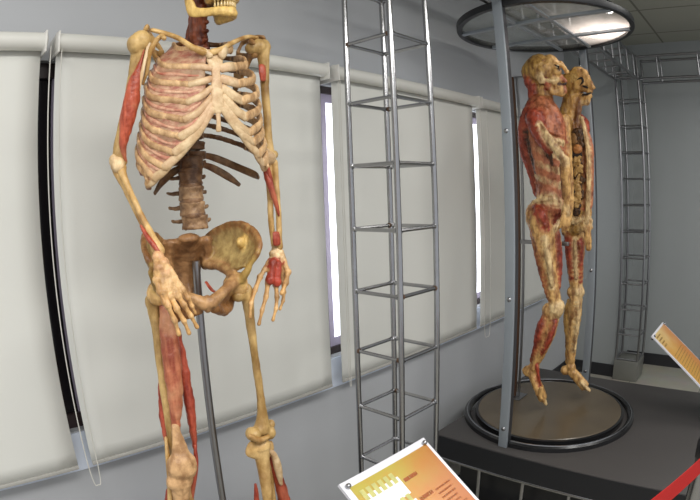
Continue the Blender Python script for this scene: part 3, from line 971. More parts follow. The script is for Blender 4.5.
def bone(name, L, r, mat, parent=None, sub=7, n=14, voxel=None, balls=(), rough=.001, **kw):
    m = MB(); m.tube(px(L), r, n=n, sub=sub)
    for (q, rad) in balls: m.ball(onY(*q), rad)
    return m.build(name, mat, parent or sk, smooth=180, voxel=voxel, rough=rough if voxel else None, **kw)

# right arm (left in the picture)
bone('humerus', [(140, 43, 1.095), (137, 58, 1.10), (132, 80, 1.105), (126, 110, 1.112), (120, 138, 1.118), (118, 160, 1.12)], [.021, .0165, .0118, .0108, .0118, .0155], BONE_OLIVE, voxel=.0028,
     balls=(((141, 41, 1.09), .0255), ((135, 44, 1.09), (.019, .02, .024)), ((148, 42, 1.09), (.016, .016, .018)), ((114, 162, 1.12), (.011, .012, .012)), ((123, 162, 1.12), (.011, .014, .011))))
bone('biceps_muscle', [(144, 50, 1.08), (141, 62, 1.085), (135.5, 80, 1.09), (131, 102, 1.095), (126, 128, 1.10), (123, 148, 1.105), (126, 163, 1.11)], [.003, .005, .0145, .0195, .0155, .008, .003], BICEPS, voxel=.0028, rough=.002)
bone('biceps_tendon', [(149, 44, 1.075), (145, 60, 1.075), (141, 78, 1.08), (138, 96, 1.085)], [.005, .004, .0045, .002], TEND)
bone('shoulder_ligament', [(156, 40, 1.06), (150, 52, 1.07), (147, 70, 1.09), (143, 84, 1.10)], [.006, .0055, .005, .003], BONE)
bone('ulna', [(117, 163, 1.125), (118.5, 172, 1.12), (128, 192, 1.095), (140, 218, 1.06), (151, 240, 1.025), (155, 251, 1.01)], [.0145, .0125, .0094, .0080, .0072, .0080], BONE, voxel=.0028)
bone('radius', [(122, 168, 1.11), (123, 175, 1.10), (131.5, 195, 1.075), (143, 219, 1.04), (153, 238, 1.01), (160, 251, .995)], [.012, .0095, .0076, .0076, .0084, .0115], BONE, voxel=.0028)
bone('forearm_muscle', [(141, 226, 1.03), (147, 236, 1.015), (153, 244, 1.0), (160, 254, .985)], [.003, .0055, .006, .004], MUSC)

# left arm (right in the picture)
bone('humerus', [(263, 52, 1.062), (264, 66, 1.062), (265, 90, 1.06), (267, 115, 1.058), (268, 138, 1.056), (269, 156, 1.055)], [.018, .0142, .0110, .0104, .0112, .0150], BONE_OLIVE, voxel=.0028,
     balls=(((258, 47, 1.062), .0225), ((264, 47, 1.062), (.0175, .018, .021)), ((251, 48, 1.065), (.016, .016, .016)), ((274, 155, 1.055), (.010, .012, .012)), ((263, 154, 1.055), (.010, .012, .012))))
bone('muscle_stump', [(262, 66, 1.05), (262.5, 73, 1.048), (263, 80, 1.048)], [(.010, .005), (.0105, .006), (.008, .004)], MUSC)
bone('ulna', [(268, 160, 1.06), (269, 170, 1.058), (270, 195, 1.055), (271, 220, 1.05), (273, 240, 1.045), (274, 246, 1.045)], [.0145, .0115, .0084, .0076, .0070, .0076], BONE, voxel=.0028)
bone('radius', [(274, 163, 1.05), (275, 170, 1.048), (277, 195, 1.04), (279, 220, 1.035), (279, 240, 1.03), (279, 247, 1.03)], [.011, .009, .0076, .0076, .0084, .0108], BONE, voxel=.0028)
bone('forearm_muscle', [(263, 158, 1.045), (266, 172, 1.04), (271, 188, 1.03), (276, 203, 1.028), (279, 216, 1.03)], [.004, .0085, .0085, .006, .003], MUSC, voxel=.0026, rough=.0015)
bone('forearm_muscle', [(266, 160, 1.03), (270, 176, 1.03), (274, 194, 1.03)], [.003, .005, .003], MUSC)
bone('wrist_muscle', [(276, 233, 1.022), (276.5, 239, 1.02), (277, 244, 1.02)], [(.010, .004), (.0115, .005), (.011, .005)], MUSC)

for (q, r, q2, r2) in (((118, 165, 1.112), (.0165, .018, .018), (114, 160, 1.118), (.011, .012, .013)), ((269, 158, 1.05), (.018, .018, .019), (266, 152, 1.052), (.012, .012, .012))):
    m = MB().col(cP).ball(onY(*q), r).ball(onY(*q2), r2)
    m.build('elbow_capsule', MIX, sk, voxel=.0026, smooth_it=3, rough=.0018)

# hands: carpal block with metacarpals, and fingers jointed at the knuckles
cF = sr((204, 164, 108)); cFk = sr((214, 182, 138)); cH = sr((206, 172, 124))
def hand(wrist, palm, fingers, cpalm):
    m = MB().col(cpalm)
    for (u, v, Y, r) in wrist: m.ball(onY(u, v, Y), r, seg=12, ring=8)
    for L in palm:
        m.col(L[3] if len(L) > 3 else cH)
        m.tube(px(L[:2] if False else [L[0], L[1]]), [L[2] * 1.15, L[2] * .82, L[2] * 1.2] if False else [L[2] * 1.1, L[2]], n=10, sub=3)
        m.ball(onY(*L[1]), L[2] * 1.35, seg=10, ring=8)
    h = m.build('hand', MIX, sk, smooth=180, voxel=.0022, smooth_it=2, rough=.0012, rscale=90)
    for L, r in fingers:
        f = MB().col(cB)
        P = px(L)
        for i in range(len(P) - 1):
            k = 1 - .16 * i
            a, b = P[i], P[i + 1]
            f.col(cF).tube([a, a.lerp(b, .25), a.lerp(b, .6), b], [r * k * 1.5, r * k * 1.1, r * k * 1.0, r * k * 1.3], n=10, sub=4)
            f.col(cFk).ball(a, r * k * 1.55, seg=10, ring=8)
        f.col(cF).ball(P[-1], r * .85, seg=8, ring=6)
        f.build('finger', MIX, h, smooth=180, voxel=.0017, smooth_it=1)
    return h

hand([(158, 257, .99, .014), (163, 263, .98, .0135), (160, 268, .975, .013), (166, 270, .975, .012)],
     [((160, 266, .975), (164, 292, .955), .0072), ((163, 268, .972), (171, 297, .950), .0068), ((166, 268, .97), (178, 296, .947), .0066), ((168, 267, .97), (183, 290, .950), .0062), ((157, 262, .985), (157, 280, .97), .0072, cB)],
     [([(164, 292, .955), (168, 306, .945), (175, 321, .940), (179, 334, .940)], .0062),
      ([(171, 297, .950), (177, 309, .940), (184, 321, .936), (189, 333, .936)], .0060),
      ([(178, 296, .947), (184, 305, .940), (191, 316, .936), (197, 327, .938)], .0058),
      ([(183, 290, .950), (188, 298, .945), (192, 306, .943), (195, 313, .945)], .0052),
      ([(157, 280, .97), (160, 292, .958), (165, 303, .950)], .0066)], sr((206, 164, 122)))
hand([(276, 250, 1.035, .0125), (280, 253, 1.03, .0115), (273, 254, 1.035, .011), (277, 258, 1.03, .012)],
     [((272, 257, 1.035), (260, 277, 1.03), .0062), ((275, 259, 1.03), (268, 283, 1.022), .0064), ((278, 259, 1.03), (276, 285, 1.02), .0064), ((281, 258, 1.03), (283, 282, 1.022), .006), ((282, 254, 1.025), (288, 272, 1.01), .0064),
      ((273, 262, 1.022), (270, 280, 1.016), .0095, cR), ((278, 264, 1.02), (277, 282, 1.014), .009, cR)],
     [([(260, 277, 1.03), (255, 290, 1.02), (251, 304, 1.012), (250, 317, 1.01)], .0054),
      ([(268, 283, 1.022), (266, 297, 1.012), (262, 311, 1.006), (259, 324, 1.004)], .0056),
      ([(276, 285, 1.02), (277, 297, 1.012), (276, 309, 1.006), (273, 320, 1.006)], .0054),
      ([(283, 282, 1.022), (284, 292, 1.014), (283, 301, 1.01), (280, 309, 1.01)], .005),
      ([(288, 272, 1.01), (286, 283, 1.0), (282, 293, .995)], .006)], cP)

# pelvis
cFo = sr((168, 148, 98)); cSp = sr((176, 140, 98)); cSa = sr((150, 114, 78))
P_ = frame((.583, 1.072), 14)
m = MB()
for s in (-1, 1):
    kw = .87 if s < 0 else 1.0; dz = -.012 if s < 0 else -.005
    # wing of the ilium: crest down to the brim line
    crest = [(s * .045, -.085, 1.375), (s * .060, -.078, 1.412), (s * .090, -.055, 1.436), (s * .122, -.012, 1.442), (s * .139, .034, 1.424), (s * .138, .066, 1.398), (s * .128, .078, 1.378)]
    brim = [(s * .042, -.060, 1.340), (s * .056, -.046, 1.345), (s * .066, -.028, 1.343), (s * .074, -.008, 1.338), (s * .083, .014, 1.334), (s * .092, .034, 1.336), (s * .104, .050, 1.342)]
    crest = [(a * kw, b, z + dz) for a, b, z in crest]
    C1, B1 = crom(crest, 3), crom(brim, 3)
    g = []
    for i in range(len(C1)):
        a, b = np.array(C1[i]), np.array(B1[i])
        row = []
        for j in range(9):
            f = j / 8
            p = a * (1 - f) + b * f
            bow = math.sin(f * PI) * .010 * math.sin(i / (len(C1) - 1) * PI)
            row.append(P_(p[0] + s * bow, p[1] - bow * .6, p[2]))
        g.append(row)
    m.col(cFo); m.sheet(g, lambda i, j: .007 + .004 * abs(j - 4) / 4)
    m.col(cBr); m.tube([P_(*p) for p in crest], [.007, .0075, .007, .0075, .008, .008, .007], n=10, sub=4)
    m.col(cO); m.tube([P_(s * .128 * kw, .078, 1.378 + dz), P_(s * .116, .068, 1.352), P_(s * .108, .060, 1.335), P_(s * .098, .045, 1.315)], [.007, .006, .0085, .012], n=10, sub=4)
    # socket and body of the ischium
    m.col(cB); m.ball(P_(s * .094, .020, 1.300), (.027, .027, .028))
    m.col(cBr); m.tube([P_(s * .088, .004, 1.300), P_(s * .082, -.010, 1.272), P_(s * .070, .000, 1.250), P_(s * .058, .020, 1.243)], [.022, .019, .019, .015], n=10, sub=5)
    m.tube([P_(s * .062, .012, 1.244), P_(s * .040, .046, 1.250), P_(s * .018, .072, 1.262)], [.014, .012, .012], n=10, sub=5)
    m.sheet([[P_(s * .070, .012, 1.262).lerp(P_(s * .020, .074, 1.268), j / 5) .lerp(P_(s * .080, .036, 1.304).lerp(P_(s * .024, .080, 1.288), j / 5), i / 4) for j in range(6)] for i in range(5)], .008)
    m.col(cSp); m.tube([P_(s * .088, .030, 1.312), P_(s * .062, .058, 1.304), P_(s * .036, .078, 1.292), P_(s * .008, .088, 1.278)], [.017, .013, .012, .015], n=10, sub=5)
    m.col(cSp); m.tube([P_(s * .088, .032, 1.316), P_(s * .080, .004, 1.330), P_(s * .068, -.026, 1.340), P_(s * .046, -.056, 1.344)], [.013, .012, .012, .013], n=10, sub=5)
m.col(cSp).ball(P_(0, .087, 1.276), (.011, .012, .020))
# sacrum
g = []
for i in range(11):
    f = i / 10
    w = .052 * (1 - f) ** .8 + .010
    z = 1.408 - .135 * f
    b = -.034 - .050 * math.sin(f * PI * .75)
    g.append([P_(w * (j / 4 - 1), b + .010 * math.cos((j / 4 - 1) * PI / 2) - .012 * abs(j / 4 - 1), z) for j in range(9)])
m.col(cSa); m.sheet(g, .016)
m.ball(P_(0, -.030, 1.410), (.028, .022, .012))
m.tube([P_(.045, -.045, 1.40), P_(.050, -.060, 1.37), P_(.046, -.066, 1.34)], [.014, .014, .012], n=8, sub=3)
m.tube([P_(-.045, -.045, 1.40), P_(-.050, -.060, 1.37), P_(-.046, -.066, 1.34)], [.014, .014, .012], n=8, sub=3)
m.col(cO)
m.col(sr((214, 184, 112))).ball(P_(.1125, .0165, 1.395), (.014, .010, .014))
pelvis = m.build('pelvis', MIX, sk, voxel=.0026, smooth_it=5, rough=.0018, rscale=45)
bone('pelvic_ligament', [(206, 282, 1.11), (212, 290, 1.09), (219, 294, 1.06)], [(.004, .002), (.005, .002), (.003, .002)], MUSC, pelvis)

THIGH = tissue('faded thigh muscle', sr((140, 66, 46)), sr((180, 108, 76)), sr((202, 152, 112)), scale=(70, 70, 12), rough=.36, bump=.5, amt3=.6)
# right leg with muscle (left in the picture)
bone('femur', [(163, 296, 1.078), (156, 300, 1.09), (153.5, 308, 1.092), (157, 330, 1.085), (161, 365, 1.075), (167, 405, 1.06), (174, 440, 1.045), (180, 462, 1.04)], [.016, .015, .015, .0125, .0118, .012, .016, .024], BONE_OLIVE, voxel=.003,
     balls=(((152, 302, 1.095), (.017, .018, .020)),))
bone('thigh_muscle', [(165, 305, 1.07), (168, 325, 1.055), (172, 360, 1.04), (175, 395, 1.03), (176, 425, 1.025), (178, 445, 1.02)], [(.014, .012), (.021, .016), (.023, .018), (.019, .016), (.012, .010), (.009, .007)], THIGH, voxel=.003, rough=.0025)
bone('thigh_muscle', [(176, 330, 1.06), (183, 365, 1.055), (189, 400, 1.045), (193, 430, 1.04), (195, 447, 1.035)], [.010, .013, .013, .010, .006], MUSC, voxel=.003, rough=.0025)
bone('thigh_muscle', [(160, 370, 1.085), (162, 395, 1.08), (164, 420, 1.07), (168, 446, 1.06)], [.004, .010, .011, .006], MUSC, voxel=.003, rough=.0025)
cKn = sr((196, 160, 118))
m = MB().col(cKn)
m.tube(px([(175, 425, 1.02), (178, 440, 1.012), (181, 455, 1.006)]), [(.010, .006), (.016, .010), (.024, .016)], n=14, sub=5)
m.col(cKn).ball(onY(182, 466, 1.005), (.0385, .028, .040)); m.col(cKn).ball(onY(180, 480, 1.01), (.034, .026, .032))
m.col(cKn).tube(px([(181, 482, 1.01), (181, 500, 1.015), (182, 530, 1.03)]), [.026, .020, .013], n=12, sub=4)
m.build('knee_capsule', MIX, sk, voxel=.003, rough=.0022)
bone('knee_ligament', [(166, 438, 1.05), (168, 460, 1.03), (170, 480, 1.03), (170, 505, 1.04)], [.004, .006, .007, .006], BONE)
bone('knee_ligament', [(195, 446, 1.03), (196, 464, 1.02), (193, 485, 1.02), (190, 505, 1.03)], [.004, .006, .007, .006], MUSC)
def lower(x, y, ztop, s, mirror):
    F = frame((x, y), 10)
    MB().tube([F(0, 0, ztop), F(0, .006, ztop - .04), F(0, .008, ztop - .2), F(-s * .004, 0, .49), F(-s * .004, -.004, .468)], [.030, .018, .0125, .013, .019], n=14, sub=6).build('tibia', BONE, sk, smooth=180)
    MB().tube([F(s * .030, -.018, ztop - .02), F(s * .030, -.018, ztop - .2), F(s * .022, -.010, .46)], [.009, .006, .010], n=10, sub=5).build('fibula', BONE, sk, smooth=180)
    m = MB().col(cB)
    m.ball(F(0, -.035, .432), (.028, .034, .030)); m.ball(F(0, 0, .446), (.026, .03, .022))
    for k in range(5):
        a = -.030 + .015 * k
        tip = .125 + (.018 if k == (3 if s < 0 else 1) else 0) - .008 * abs(k - 2)
        m.tube([F(a * .5, .01, .444), F(a * .9, .06, .422), F(a * 1.15, tip * .8, .412), F(a * 1.2, tip, .411)], [.012, .008, .0085, .006], n=10, sub=5)
    m.build('foot', MIX, sk, voxel=.003, smooth=180)
kR = onY(181, 470, 1.04); kL = onY(260, 447, 1.025)
lower(kR.x, kR.y, kR.z - .02, -1, 0); lower(kL.x, kL.y, kL.z, 1, 0)
bone('calf_muscle', [(170, 492, 1.06), (171, 515, 1.07), (175, 545, 1.07), (180, 580, 1.06)], [.012, .018, .022, .008], MUSC, voxel=.0035)
# left leg, bare bone
bone('femur', [(238, 296, 1.024), (243, 296, 1.03), (247.5, 300, 1.034), (250, 320, 1.034), (254, 350, 1.032), (259, 385, 1.03), (262, 410, 1.027), (262, 428, 1.024)], [.015, .012, .0145, .0118, .0102, .0102, .0125, .022], BONE_OLIVE, voxel=.003,
     balls=(((247, 292, 1.04), (.014, .017, .022)), ((253, 434, 1.02), (.018, .024, .019)), ((268, 432, 1.024), (.019, .025, .020)), ((260, 430, 1.024), (.020, .020, .018)), ((271, 424, 1.03), (.010, .012, .013))))
bone('knee_cartilage', [(250, 436, 1.0), (259, 440, .998), (268, 437, 1.0)], [.006, .008, .006], BONE)
bone('tibial_plateau', [(250, 449, 1.02), (260, 450.5, 1.018), (270, 448, 1.022)], [(.011, .022), (.012, .026), (.011, .022)], BONE, voxel=.003)
bone('calf_tendon', [(268, 450, 1.012), (274, 455, 1.012), (278, 468, 1.012), (281, 484, 1.015)], [.005, .009, .011, .006], CART, voxel=.0028)
bone('calf_muscle', [(271, 458, 1.03), (277, 475, 1.03), (283, 495, 1.03), (284, 522, 1.04), (275, 560, 1.05)], [.006, .013, .017, .022, .010], MUSC, voxel=.003, rough=.002)
bone('calf_muscle', [(255.5, 484, 1.035), (256.5, 500, 1.035), (256, 545, 1.04)], [.004, .008, .010], MUSC, voxel=.003)

# skull
H_ = frame((.617, 1.070), -16)
z0 = 1.915
m = MB().col(sr((214, 184, 112)))
jaw = [(-.046, -.004, z0 + .060), (-.046, .004, z0 + .040), (-.043, .014, z0 + .020), (-.037, .042, z0 + .013), (-.026, .078, z0 + .009), (-.010, .092, z0 + .008), (0, .095, z0 + .009)]
jj = jaw + [(-a, b, z) for a, b, z in jaw[-2::-1]]
rr_ = [(.010, .006), (.013, .006), (.014, .0065), (.012, .0065), (.012, .007), (.0135, .008), (.014, .0085)]
m.tube([H_(*p) for p in jj], rr_ + rr_[-2::-1], n=12, sub=5, ref=(0, 0, 1))
m.ball(H_(0, .097, z0 + .004), (.014, .010, .010))
mand = m.build('jaw', MIX, sk, voxel=.0026, rough=.0012)
def arch(z, n, a, b, h):
    out = []
    for k in range(n):
        t = (k + .5) / n * PI * .86 + PI * .07
        out.append((a * math.cos(t), .052 + b * math.sin(t), z, t, h))
    return out
TOOTH = plain('ivory teeth', sr((196, 168, 110)), .25, var=.12, scale=90)
for (A, par) in ((arch(z0 + .028, 14, -.028, .046, .010), mand),):
    for (a, b, z, t, h) in A:
        MB().tube([H_(a, b, z - h * .5), H_(a, b, z + h * .45)], [(.0034, .0030), (.0030, .0018)], n=8, sub=1).build('tooth', TOOTH, par, smooth=180)
m = MB().col(sr((206, 172, 104)))
m.ball(H_(0, -.005, z0 + .150), (.073, .088, .072), m=Matrix.Rotation(math.radians(20), 3, 'Z'), seg=24, ring=16)
m.ball(H_(0, -.050, z0 + .135), (.060, .050, .050))
for s in (-1, 1):
    m.tube([H_(s * .058, .072 - .02, z0 + .105), H_(s * .058, .030, z0 + .088), H_(s * .062, .0, z0 + .082)], [.009, .006, .006], n=10, sub=4)
    m.tube([H_(s * .056, .058, z0 + .100), H_(s * .036, .076, z0 + .072), H_(s * .028, .080, z0 + .055)], [.010, .012, .010], n=10, sub=4)
    m.tube([H_(s * .056, .060, z0 + .105), H_(s * .052, .070, z0 + .128), H_(s * .020, .088, z0 + .136), H_(0, .086, z0 + .128)], [.008, .008, .008, .008], n=10, sub=4)
m.tube([H_(0, .086, z0 + .128), H_(0, .096, z0 + .105)], [.008, .005], n=10, sub=2)
m.tube([H_(-.029, .052, z0 + .050), H_(-.024, .085, z0 + .046), H_(0, .100, z0 + .046), H_(.024, .085, z0 + .046), H_(.029, .052, z0 + .050)], [(.010, .008)] * 5, n=10, sub=5, ref=(0, 0, 1))
m.col(sr((70, 40, 24))).ball(H_(0, .045, z0 + .075), (.045, .028, .050), m=Matrix.Rotation(math.radians(20), 3, 'Z'))
cr = m.build('cranium', MIX, sk, voxel=.003, smooth_it=3, rough=.0015)
for (a, b, z, t, h) in arch(z0 + .040, 14, -.029, .048, .010):
    MB().tube([H_(a, b, z + h * .5), H_(a, b, z - h * .45)], [(.0036, .0030), (.0030, .0018)], n=8, sub=1).build('tooth', TOOTH, cr, smooth=180)

# support pole and pedestal
MB_ = MB().rod(onY(196, 261, 1.112), Vector((.603, 1.112, .405)), .0098, 16)
po = thing('support_pole', 'slim dark steel pole rising inside the pelvis of the standing skeleton', 'pole', (.603, 1.112, .40))
MB_.build('pole', M['steel_dark'], po)
MB().lathe((.603, 1.112, .40), [(.06, 0), (.06, .006), (.02, .01)], 32).build('foot_plate', M['steel_dark'], po)
pd = MB().box((.30, .82, 0), (.92, 1.40, .40), bev=.006).build('pedestal', M['platform'])
tag(pd, 'dark grey pedestal box under the standing skeleton', 'pedestal')
# ------------------------------------------------------------------ the two body halves in the round case
cOl = sr((170, 136, 74)); cTan = sr((196, 158, 100)); cPale = sr((208, 184, 138)); cRed = sr((146, 62, 42)); cPink = sr((172, 108, 76)); cDk = sr((62, 38, 22)); cBrn = sr((126, 84, 48)); cDR = sr((112, 44, 30))
BODY = tissue('preserved body tissue', scale=(38, 38, 18), bump=.7, bscale=110, rough=.38, lo=.36, hi=.60, dark=(.42, .30, .24))
GLASS_EYE = plain('pale eye', sr((216, 200, 160)), .15)
DARK_HOLE = plain('dark hollow', sr((26, 17, 11)), .7)


class Half:
    """a body half authored on vertical planes x = const: points are (u, v, depth from the cut plane)"""
    def __init__(self, X0, side):
        self.X0 = X0; self.s = side; self.m = MB()

    def p(self, u, v, d): return onX(u, v, self.X0 + self.s * d)

    def t(self, col, L, r, n=12, sub=5, **k):
        self.m.col(col).tube([self.p(*q) for q in L], r, n=n, sub=sub, **k); return self

    def b(self, col, q, r, **k):
        self.m.col(col).ball(self.p(*q), r, **k); return self

X_A, X_B = 2.40, 2.47
A = Half(X_A, -1)
# head
A.b(cOl, (540, 70, .03), (.070, .078, .080), seg=20, ring=14).b(cOl, (535, 72, .03), (.060, .070, .068)).b(cTan, (549, 66, .02), (.050, .058, .058))
A.b(cTan, (554.5, 80, .03), (.040, .034, .048)).b(cTan, (558, 90, .02), (.032, .036, .030)).b(cTan, (556, 72, .05), (.022, .030, .022))
A.t(cTan, [(561, 63, .01), (565, 69, .005), (567.5, 72, .003)], [.012, .011, .010])
A.b(cTan, (566.6, 71.5, .012), (.010, .011, .011))
A.t(cPink, [(560, 77, .02), (564, 80, .010), (565.5, 81.5, .008)], [.018, .012, .010])
A.t(cDk, [(560, 84, .04), (563.5, 84, .024), (566, 83.6, .012)], [.004, .005, .005])
A.t(cPink, [(560, 87, .02), (564.5, 87, .010), (564.5, 91.5, .008)], [.016, .010, .014])
A.t(cTan, [(548, 86, .06), (553, 92, .05), (562, 94, .02)], [.016, .014, .014])
A.t(cPale, [(547, 80, .075), (552, 81, .072), (558, 79, .055)], [.009, .007, .006])
A.b(cRed, (547, 84, .07), (.010, .016, .026)).b(cRed, (530, 82, .05), (.036, .03, .036)).b(cPale, (541, 79, .085), (.010, .02, .024))
A.t(cDk, [(555, 65, .072), (558, 66.5, .066), (559, 69, .06)], [.005, .006, .005])
A.t(cTan, [(553, 63.5, .055), (557, 63.5, .045), (561, 65, .02)], [.006, .007, .008])
# neck
A.t(cBrn, [(544, 90, .03), (545, 102, .03), (543, 116, .03)], [.044, .040, .046])
A.t(cRed, [(534, 88, .04), (534, 102, .05), (530, 116, .06)], [.034, .030, .036])
A.t(cTan, [(541, 88, .06), (547, 102, .045), (551, 114, .02)], [.012, .012, .010])
# trunk
A.t(cPink, [(541, 112, .05), (545, 125, .07), (547, 145, .07), (549, 165, .065), (551, 185, .06), (551, 205, .06)], [(.085, .085), (.098, .098), (.092, .098), (.080, .085), (.070, .07), (.078, .075)], n=18, ref=(0, 1, 0))
A.t(cRed, [(531, 114, .10), (528, 130, .10), (529, 150, .08), (534, 172, .06), (539, 192, .05)], [(.044, .05), (.050, .05), (.048, .04), (.034, .03), (.03, .03)], n=14, ref=(0, 1, 0))
A.t(cRed, [(540, 116, .10), (550, 120, .09), (556, 130, .06), (561, 142, .04)], [.030, .034, .034, .024])
A.t(cRed, [(531, 114, .15), (540, 114, .13), (550, 113, .06)], [.020, .014, .012])
for k in range(9):
    v = 128 + k * 7.2
    A.t(cPale if k % 2 else cPink, [(535, v - 3, .135 - .004 * k), (545, v + 1, .160 - .006 * k), (556, v + 6, .135 - .006 * k), (564, v + 8, .08)], [.004, .0085, .0085, .005], n=8)
A.t(cTan, [(566, 118, .01), (567, 140, .012), (569, 170, .012), (570, 200, .014), (568, 216, .02)], [.020, .022, .020, .020, .020])
# arm bent across the side
A.b(cRed, (534, 119, .160), (.040, .042, .048))
A.t(cDk, [(540, 128, .165), (545, 140, .172), (549, 152, .165), (552, 164, .15)], [.008, .012, .012, .006])  # this dark strip and the next put recess shade into the colour
A.t(cDk, [(527, 132, .14), (530, 152, .13), (536, 172, .11)], [.005, .008, .005])
A.t(cRed, [(533, 118, .17), (539, 132, .185), (549, 148, .185)], [.034, .036, .028])
A.t(cPale, [(541, 126, .195), (549, 139, .205), (558, 151, .20), (564, 160, .19)], [.012, .019, .020, .018])
A.b(cPale, (565, 161, .185), (.024, .024, .026))
A.t(cTan, [(565, 161, .185), (567, 178, .18), (567, 195, .175), (566, 208, .17)], [.022, .021, .016, .014])
A.t(cBrn, [(562, 166, .19), (563, 182, .185), (563, 198, .18)], [.012, .012, .006])
# hand hanging beside the hip
A.t(cPale, [(566, 207, .17), (565, 214, .17)], [(.014, .020), (.012, .024)], ref=(1, 0, 0))
for k, (u, v, u2, v2) in enumerate(((569, 222, 568, 230), (566.5, 224, 565, 233), (564, 223.5, 562, 232), (561.5, 221, 559, 228))):
    A.t(cTan, [(566 - k * .8, 213, .165 + .006 * k), (u, v, .165 + .007 * k), (u2, v2, .16 + .007 * k)], [.0085, .0075, .005], n=8)
A.t(cTan, [(568, 210, .165), (571, 216, .15), (571, 221, .145)], [.008, .008, .006], n=8)
# hip
A.b(cPink, (541, 215, .08), (.066, .078, .075)).b(cTan, (536, 217, .10), (.055, .05, .07))
A.t(cPale, [(533, 203, .10), (541, 200, .13), (552, 199, .12), (560, 204, .08)], [.012, .014, .014, .012])
A.t(cRed, [(536, 208, .13), (541, 214, .145), (545, 226, .14)], [.020, .026, .020])
A.t(cPale, [(543, 236, .10), (552, 230, .09), (561, 222, .05), (566, 216, .02)], [.018, .018, .016, .014])
A.t(cDR, [(553, 202, .08), (557, 212, .08), (553, 222, .09)], [.014, .016, .012])
# thigh
A.t(cTan, [(540, 218, .10), (543, 235, .11), (546.5, 255, .105), (550, 278, .095), (554, 298, .09)], [(.062, .066), (.056, .056), (.044, .046), (.036, .036), (.034, .034)], n=16, ref=(0, 1, 0))
A.t(cRed, [(555, 226, .06), (557, 245, .06), (558, 265, .06), (558, 288, .07)], [.020, .024, .022, .014])
A.t(cRed, [(535, 232, .12), (540, 256, .12), (545, 280, .11), (549, 298, .10)], [.026, .026, .020, .012])
A.t(cPale, [(545, 240, .155), (549, 262, .145), (552, 286, .125)], [.008, .014, .010])
A.t(cPale, [(556, 230, .045), (560, 244, .045), (557, 258, .04)], [.008, .008, .006])
# knee and shin
A.b(cPale, (556, 309, .09), (.040, .040, .046)).b(cTan, (549, 311, .09), (.036, .034, .042)).b(cPale, (561, 306, .09), (.020, .020, .026))
A.t(cTan, [(553, 316, .09), (549, 332, .095), (543, 348, .10), (536, 362, .10)], [(.034, .034), (.034, .034), (.027, .027), (.020, .024)], n=14)
A.t(cRed, [(546, 316, .10), (541, 330, .11), (537, 346, .11), (532, 360, .10)], [.022, .028, .020, .012])
A.t(cRed, [(555, 322, .11), (550, 338, .125), (543, 352, .12)], [.012, .015, .009])
# foot pointing down
A.b(cTan, (528, 371, .10), (.028, .03, .028)).b(cTan, (534, 367, .10), (.026, .028, .028))
A.t(cTan, [(531, 369, .10), (535, 380, .10), (540, 391, .095), (543, 398, .09)], [(.024, .028), (.023, .030), (.020, .034), (.014, .034)], n=12, ref=(0, 1, .4))
for k in range(5):
    A.t(cPale if k < 2 else cTan, [(540 + .3 * k, 391 - k * .6, .07 + .014 * k), (544 - .9 * k, 400 - 1.2 * k, .066 + .0155 * k), (546 - 1.1 * k, 404 - 1.4 * k, .064 + .016 * k)], [.012, .012, .0095], n=8)
A.t(cRed, [(537, 366, .12), (539, 380, .11), (541, 390, .10)], [.008, .008, .004])
bodyA = A.m.build('anatomical_figure', BODY, None, smooth=180, voxel=.0042, smooth_it=2, rough=.0032, rscale=55,
                  post=lambda c: Vector((min(c.x, X_A), c.y, c.z)))
tag(bodyA, 'near half of a dissected human body, skinless red and tan, hand hanging by hip', 'anatomical figure', 'body halves in the round case')
MB().ball(A.p(557.5, 66.5, .062), .0095).build('eye', GLASS_EYE, bodyA, smooth=180)
MB().ball(A.p(558.8, 66.4, .069), .0042).build('pupil', DARK_HOLE, bodyA.children[0], smooth=180)

B = Half(X_B, 1)
# head, cut face towards the camera
B.b(cOl, (573, 84, .045), (.060, .070, .066), seg=20, ring=14).b(cOl, (578, 77, .04), (.05, .058, .052)).b(cTan, (583, 82, .035), (.04, .040, .050))
B.t(cTan, [(584, 73, .02), (587.5, 79, .015), (590.5, 85, .012), (592, 87.5, .01)], [.022, .018, .016, .012])
B.b(cTan, (592.2, 87, .014), (.016, .018, .013)).b(cTan, (590, 91.5, .012), (.014, .016, .009)).b(cTan, (589.6, 96.5, .012), (.014, .016, .009))
B.t(cTan, [(586, 88, .03), (590, 91, .015), (589.5, 93, .012)], [.022, .014, .012])
B.t(cTan, [(583, 98, .03), (588, 97, .015), (587.5, 101, .012)], [.024, .014, .016])
B.t(cPale, [(574, 98, .04), (580, 102, .035), (587, 103, .015)], [.018, .016, .014])
B.t(cDk, [(583, 94.5, .004), (587, 94, .003), (590.5, 93, .002)], [.004, .0045, .004])
# long neck with its cut spine
B.t(cOl, [(571, 95, .035), (567, 108, .035), (563, 122, .035)], [.036, .033, .036])
B.t(cTan, [(576, 100, .03), (573, 112, .03), (569, 126, .03)], [.030, .027, .030])
B.t(cBrn, [(579, 102, .02), (578, 114, .02), (577, 128, .02)], [.018, .016, .018])
# trunk
B.t(cOl, [(569, 124, .06), (572, 145, .075), (574, 165, .075), (575, 185, .07), (575, 205, .07)], [(.070, .08), (.088, .09), (.086, .09), (.076, .08), (.078, .08)], n=18, ref=(0, 1, 0))
B.t(cRed, [(577, 119, .12), (583, 123, .11), (586, 130, .08)], [.030, .032, .022])
B.t(cPink, [(583, 128, .05), (588, 145, .04), (589, 165, .04), (589, 185, .04), (588, 205, .04)], [.022, .026, .026, .024, .026])
B.t(cPale, [(582, 118, .012), (585.5, 135, .008), (588, 155, .008), (588.5, 180, .008), (588, 205, .008), (587, 222, .01)], [.010, .011, .011, .011, .012, .012])
B.t(cTan, [(563, 124, .012), (566, 145, .008), (569, 170, .008), (570, 195, .01), (567, 215, .015)], [.020, .020, .021, .022, .024])
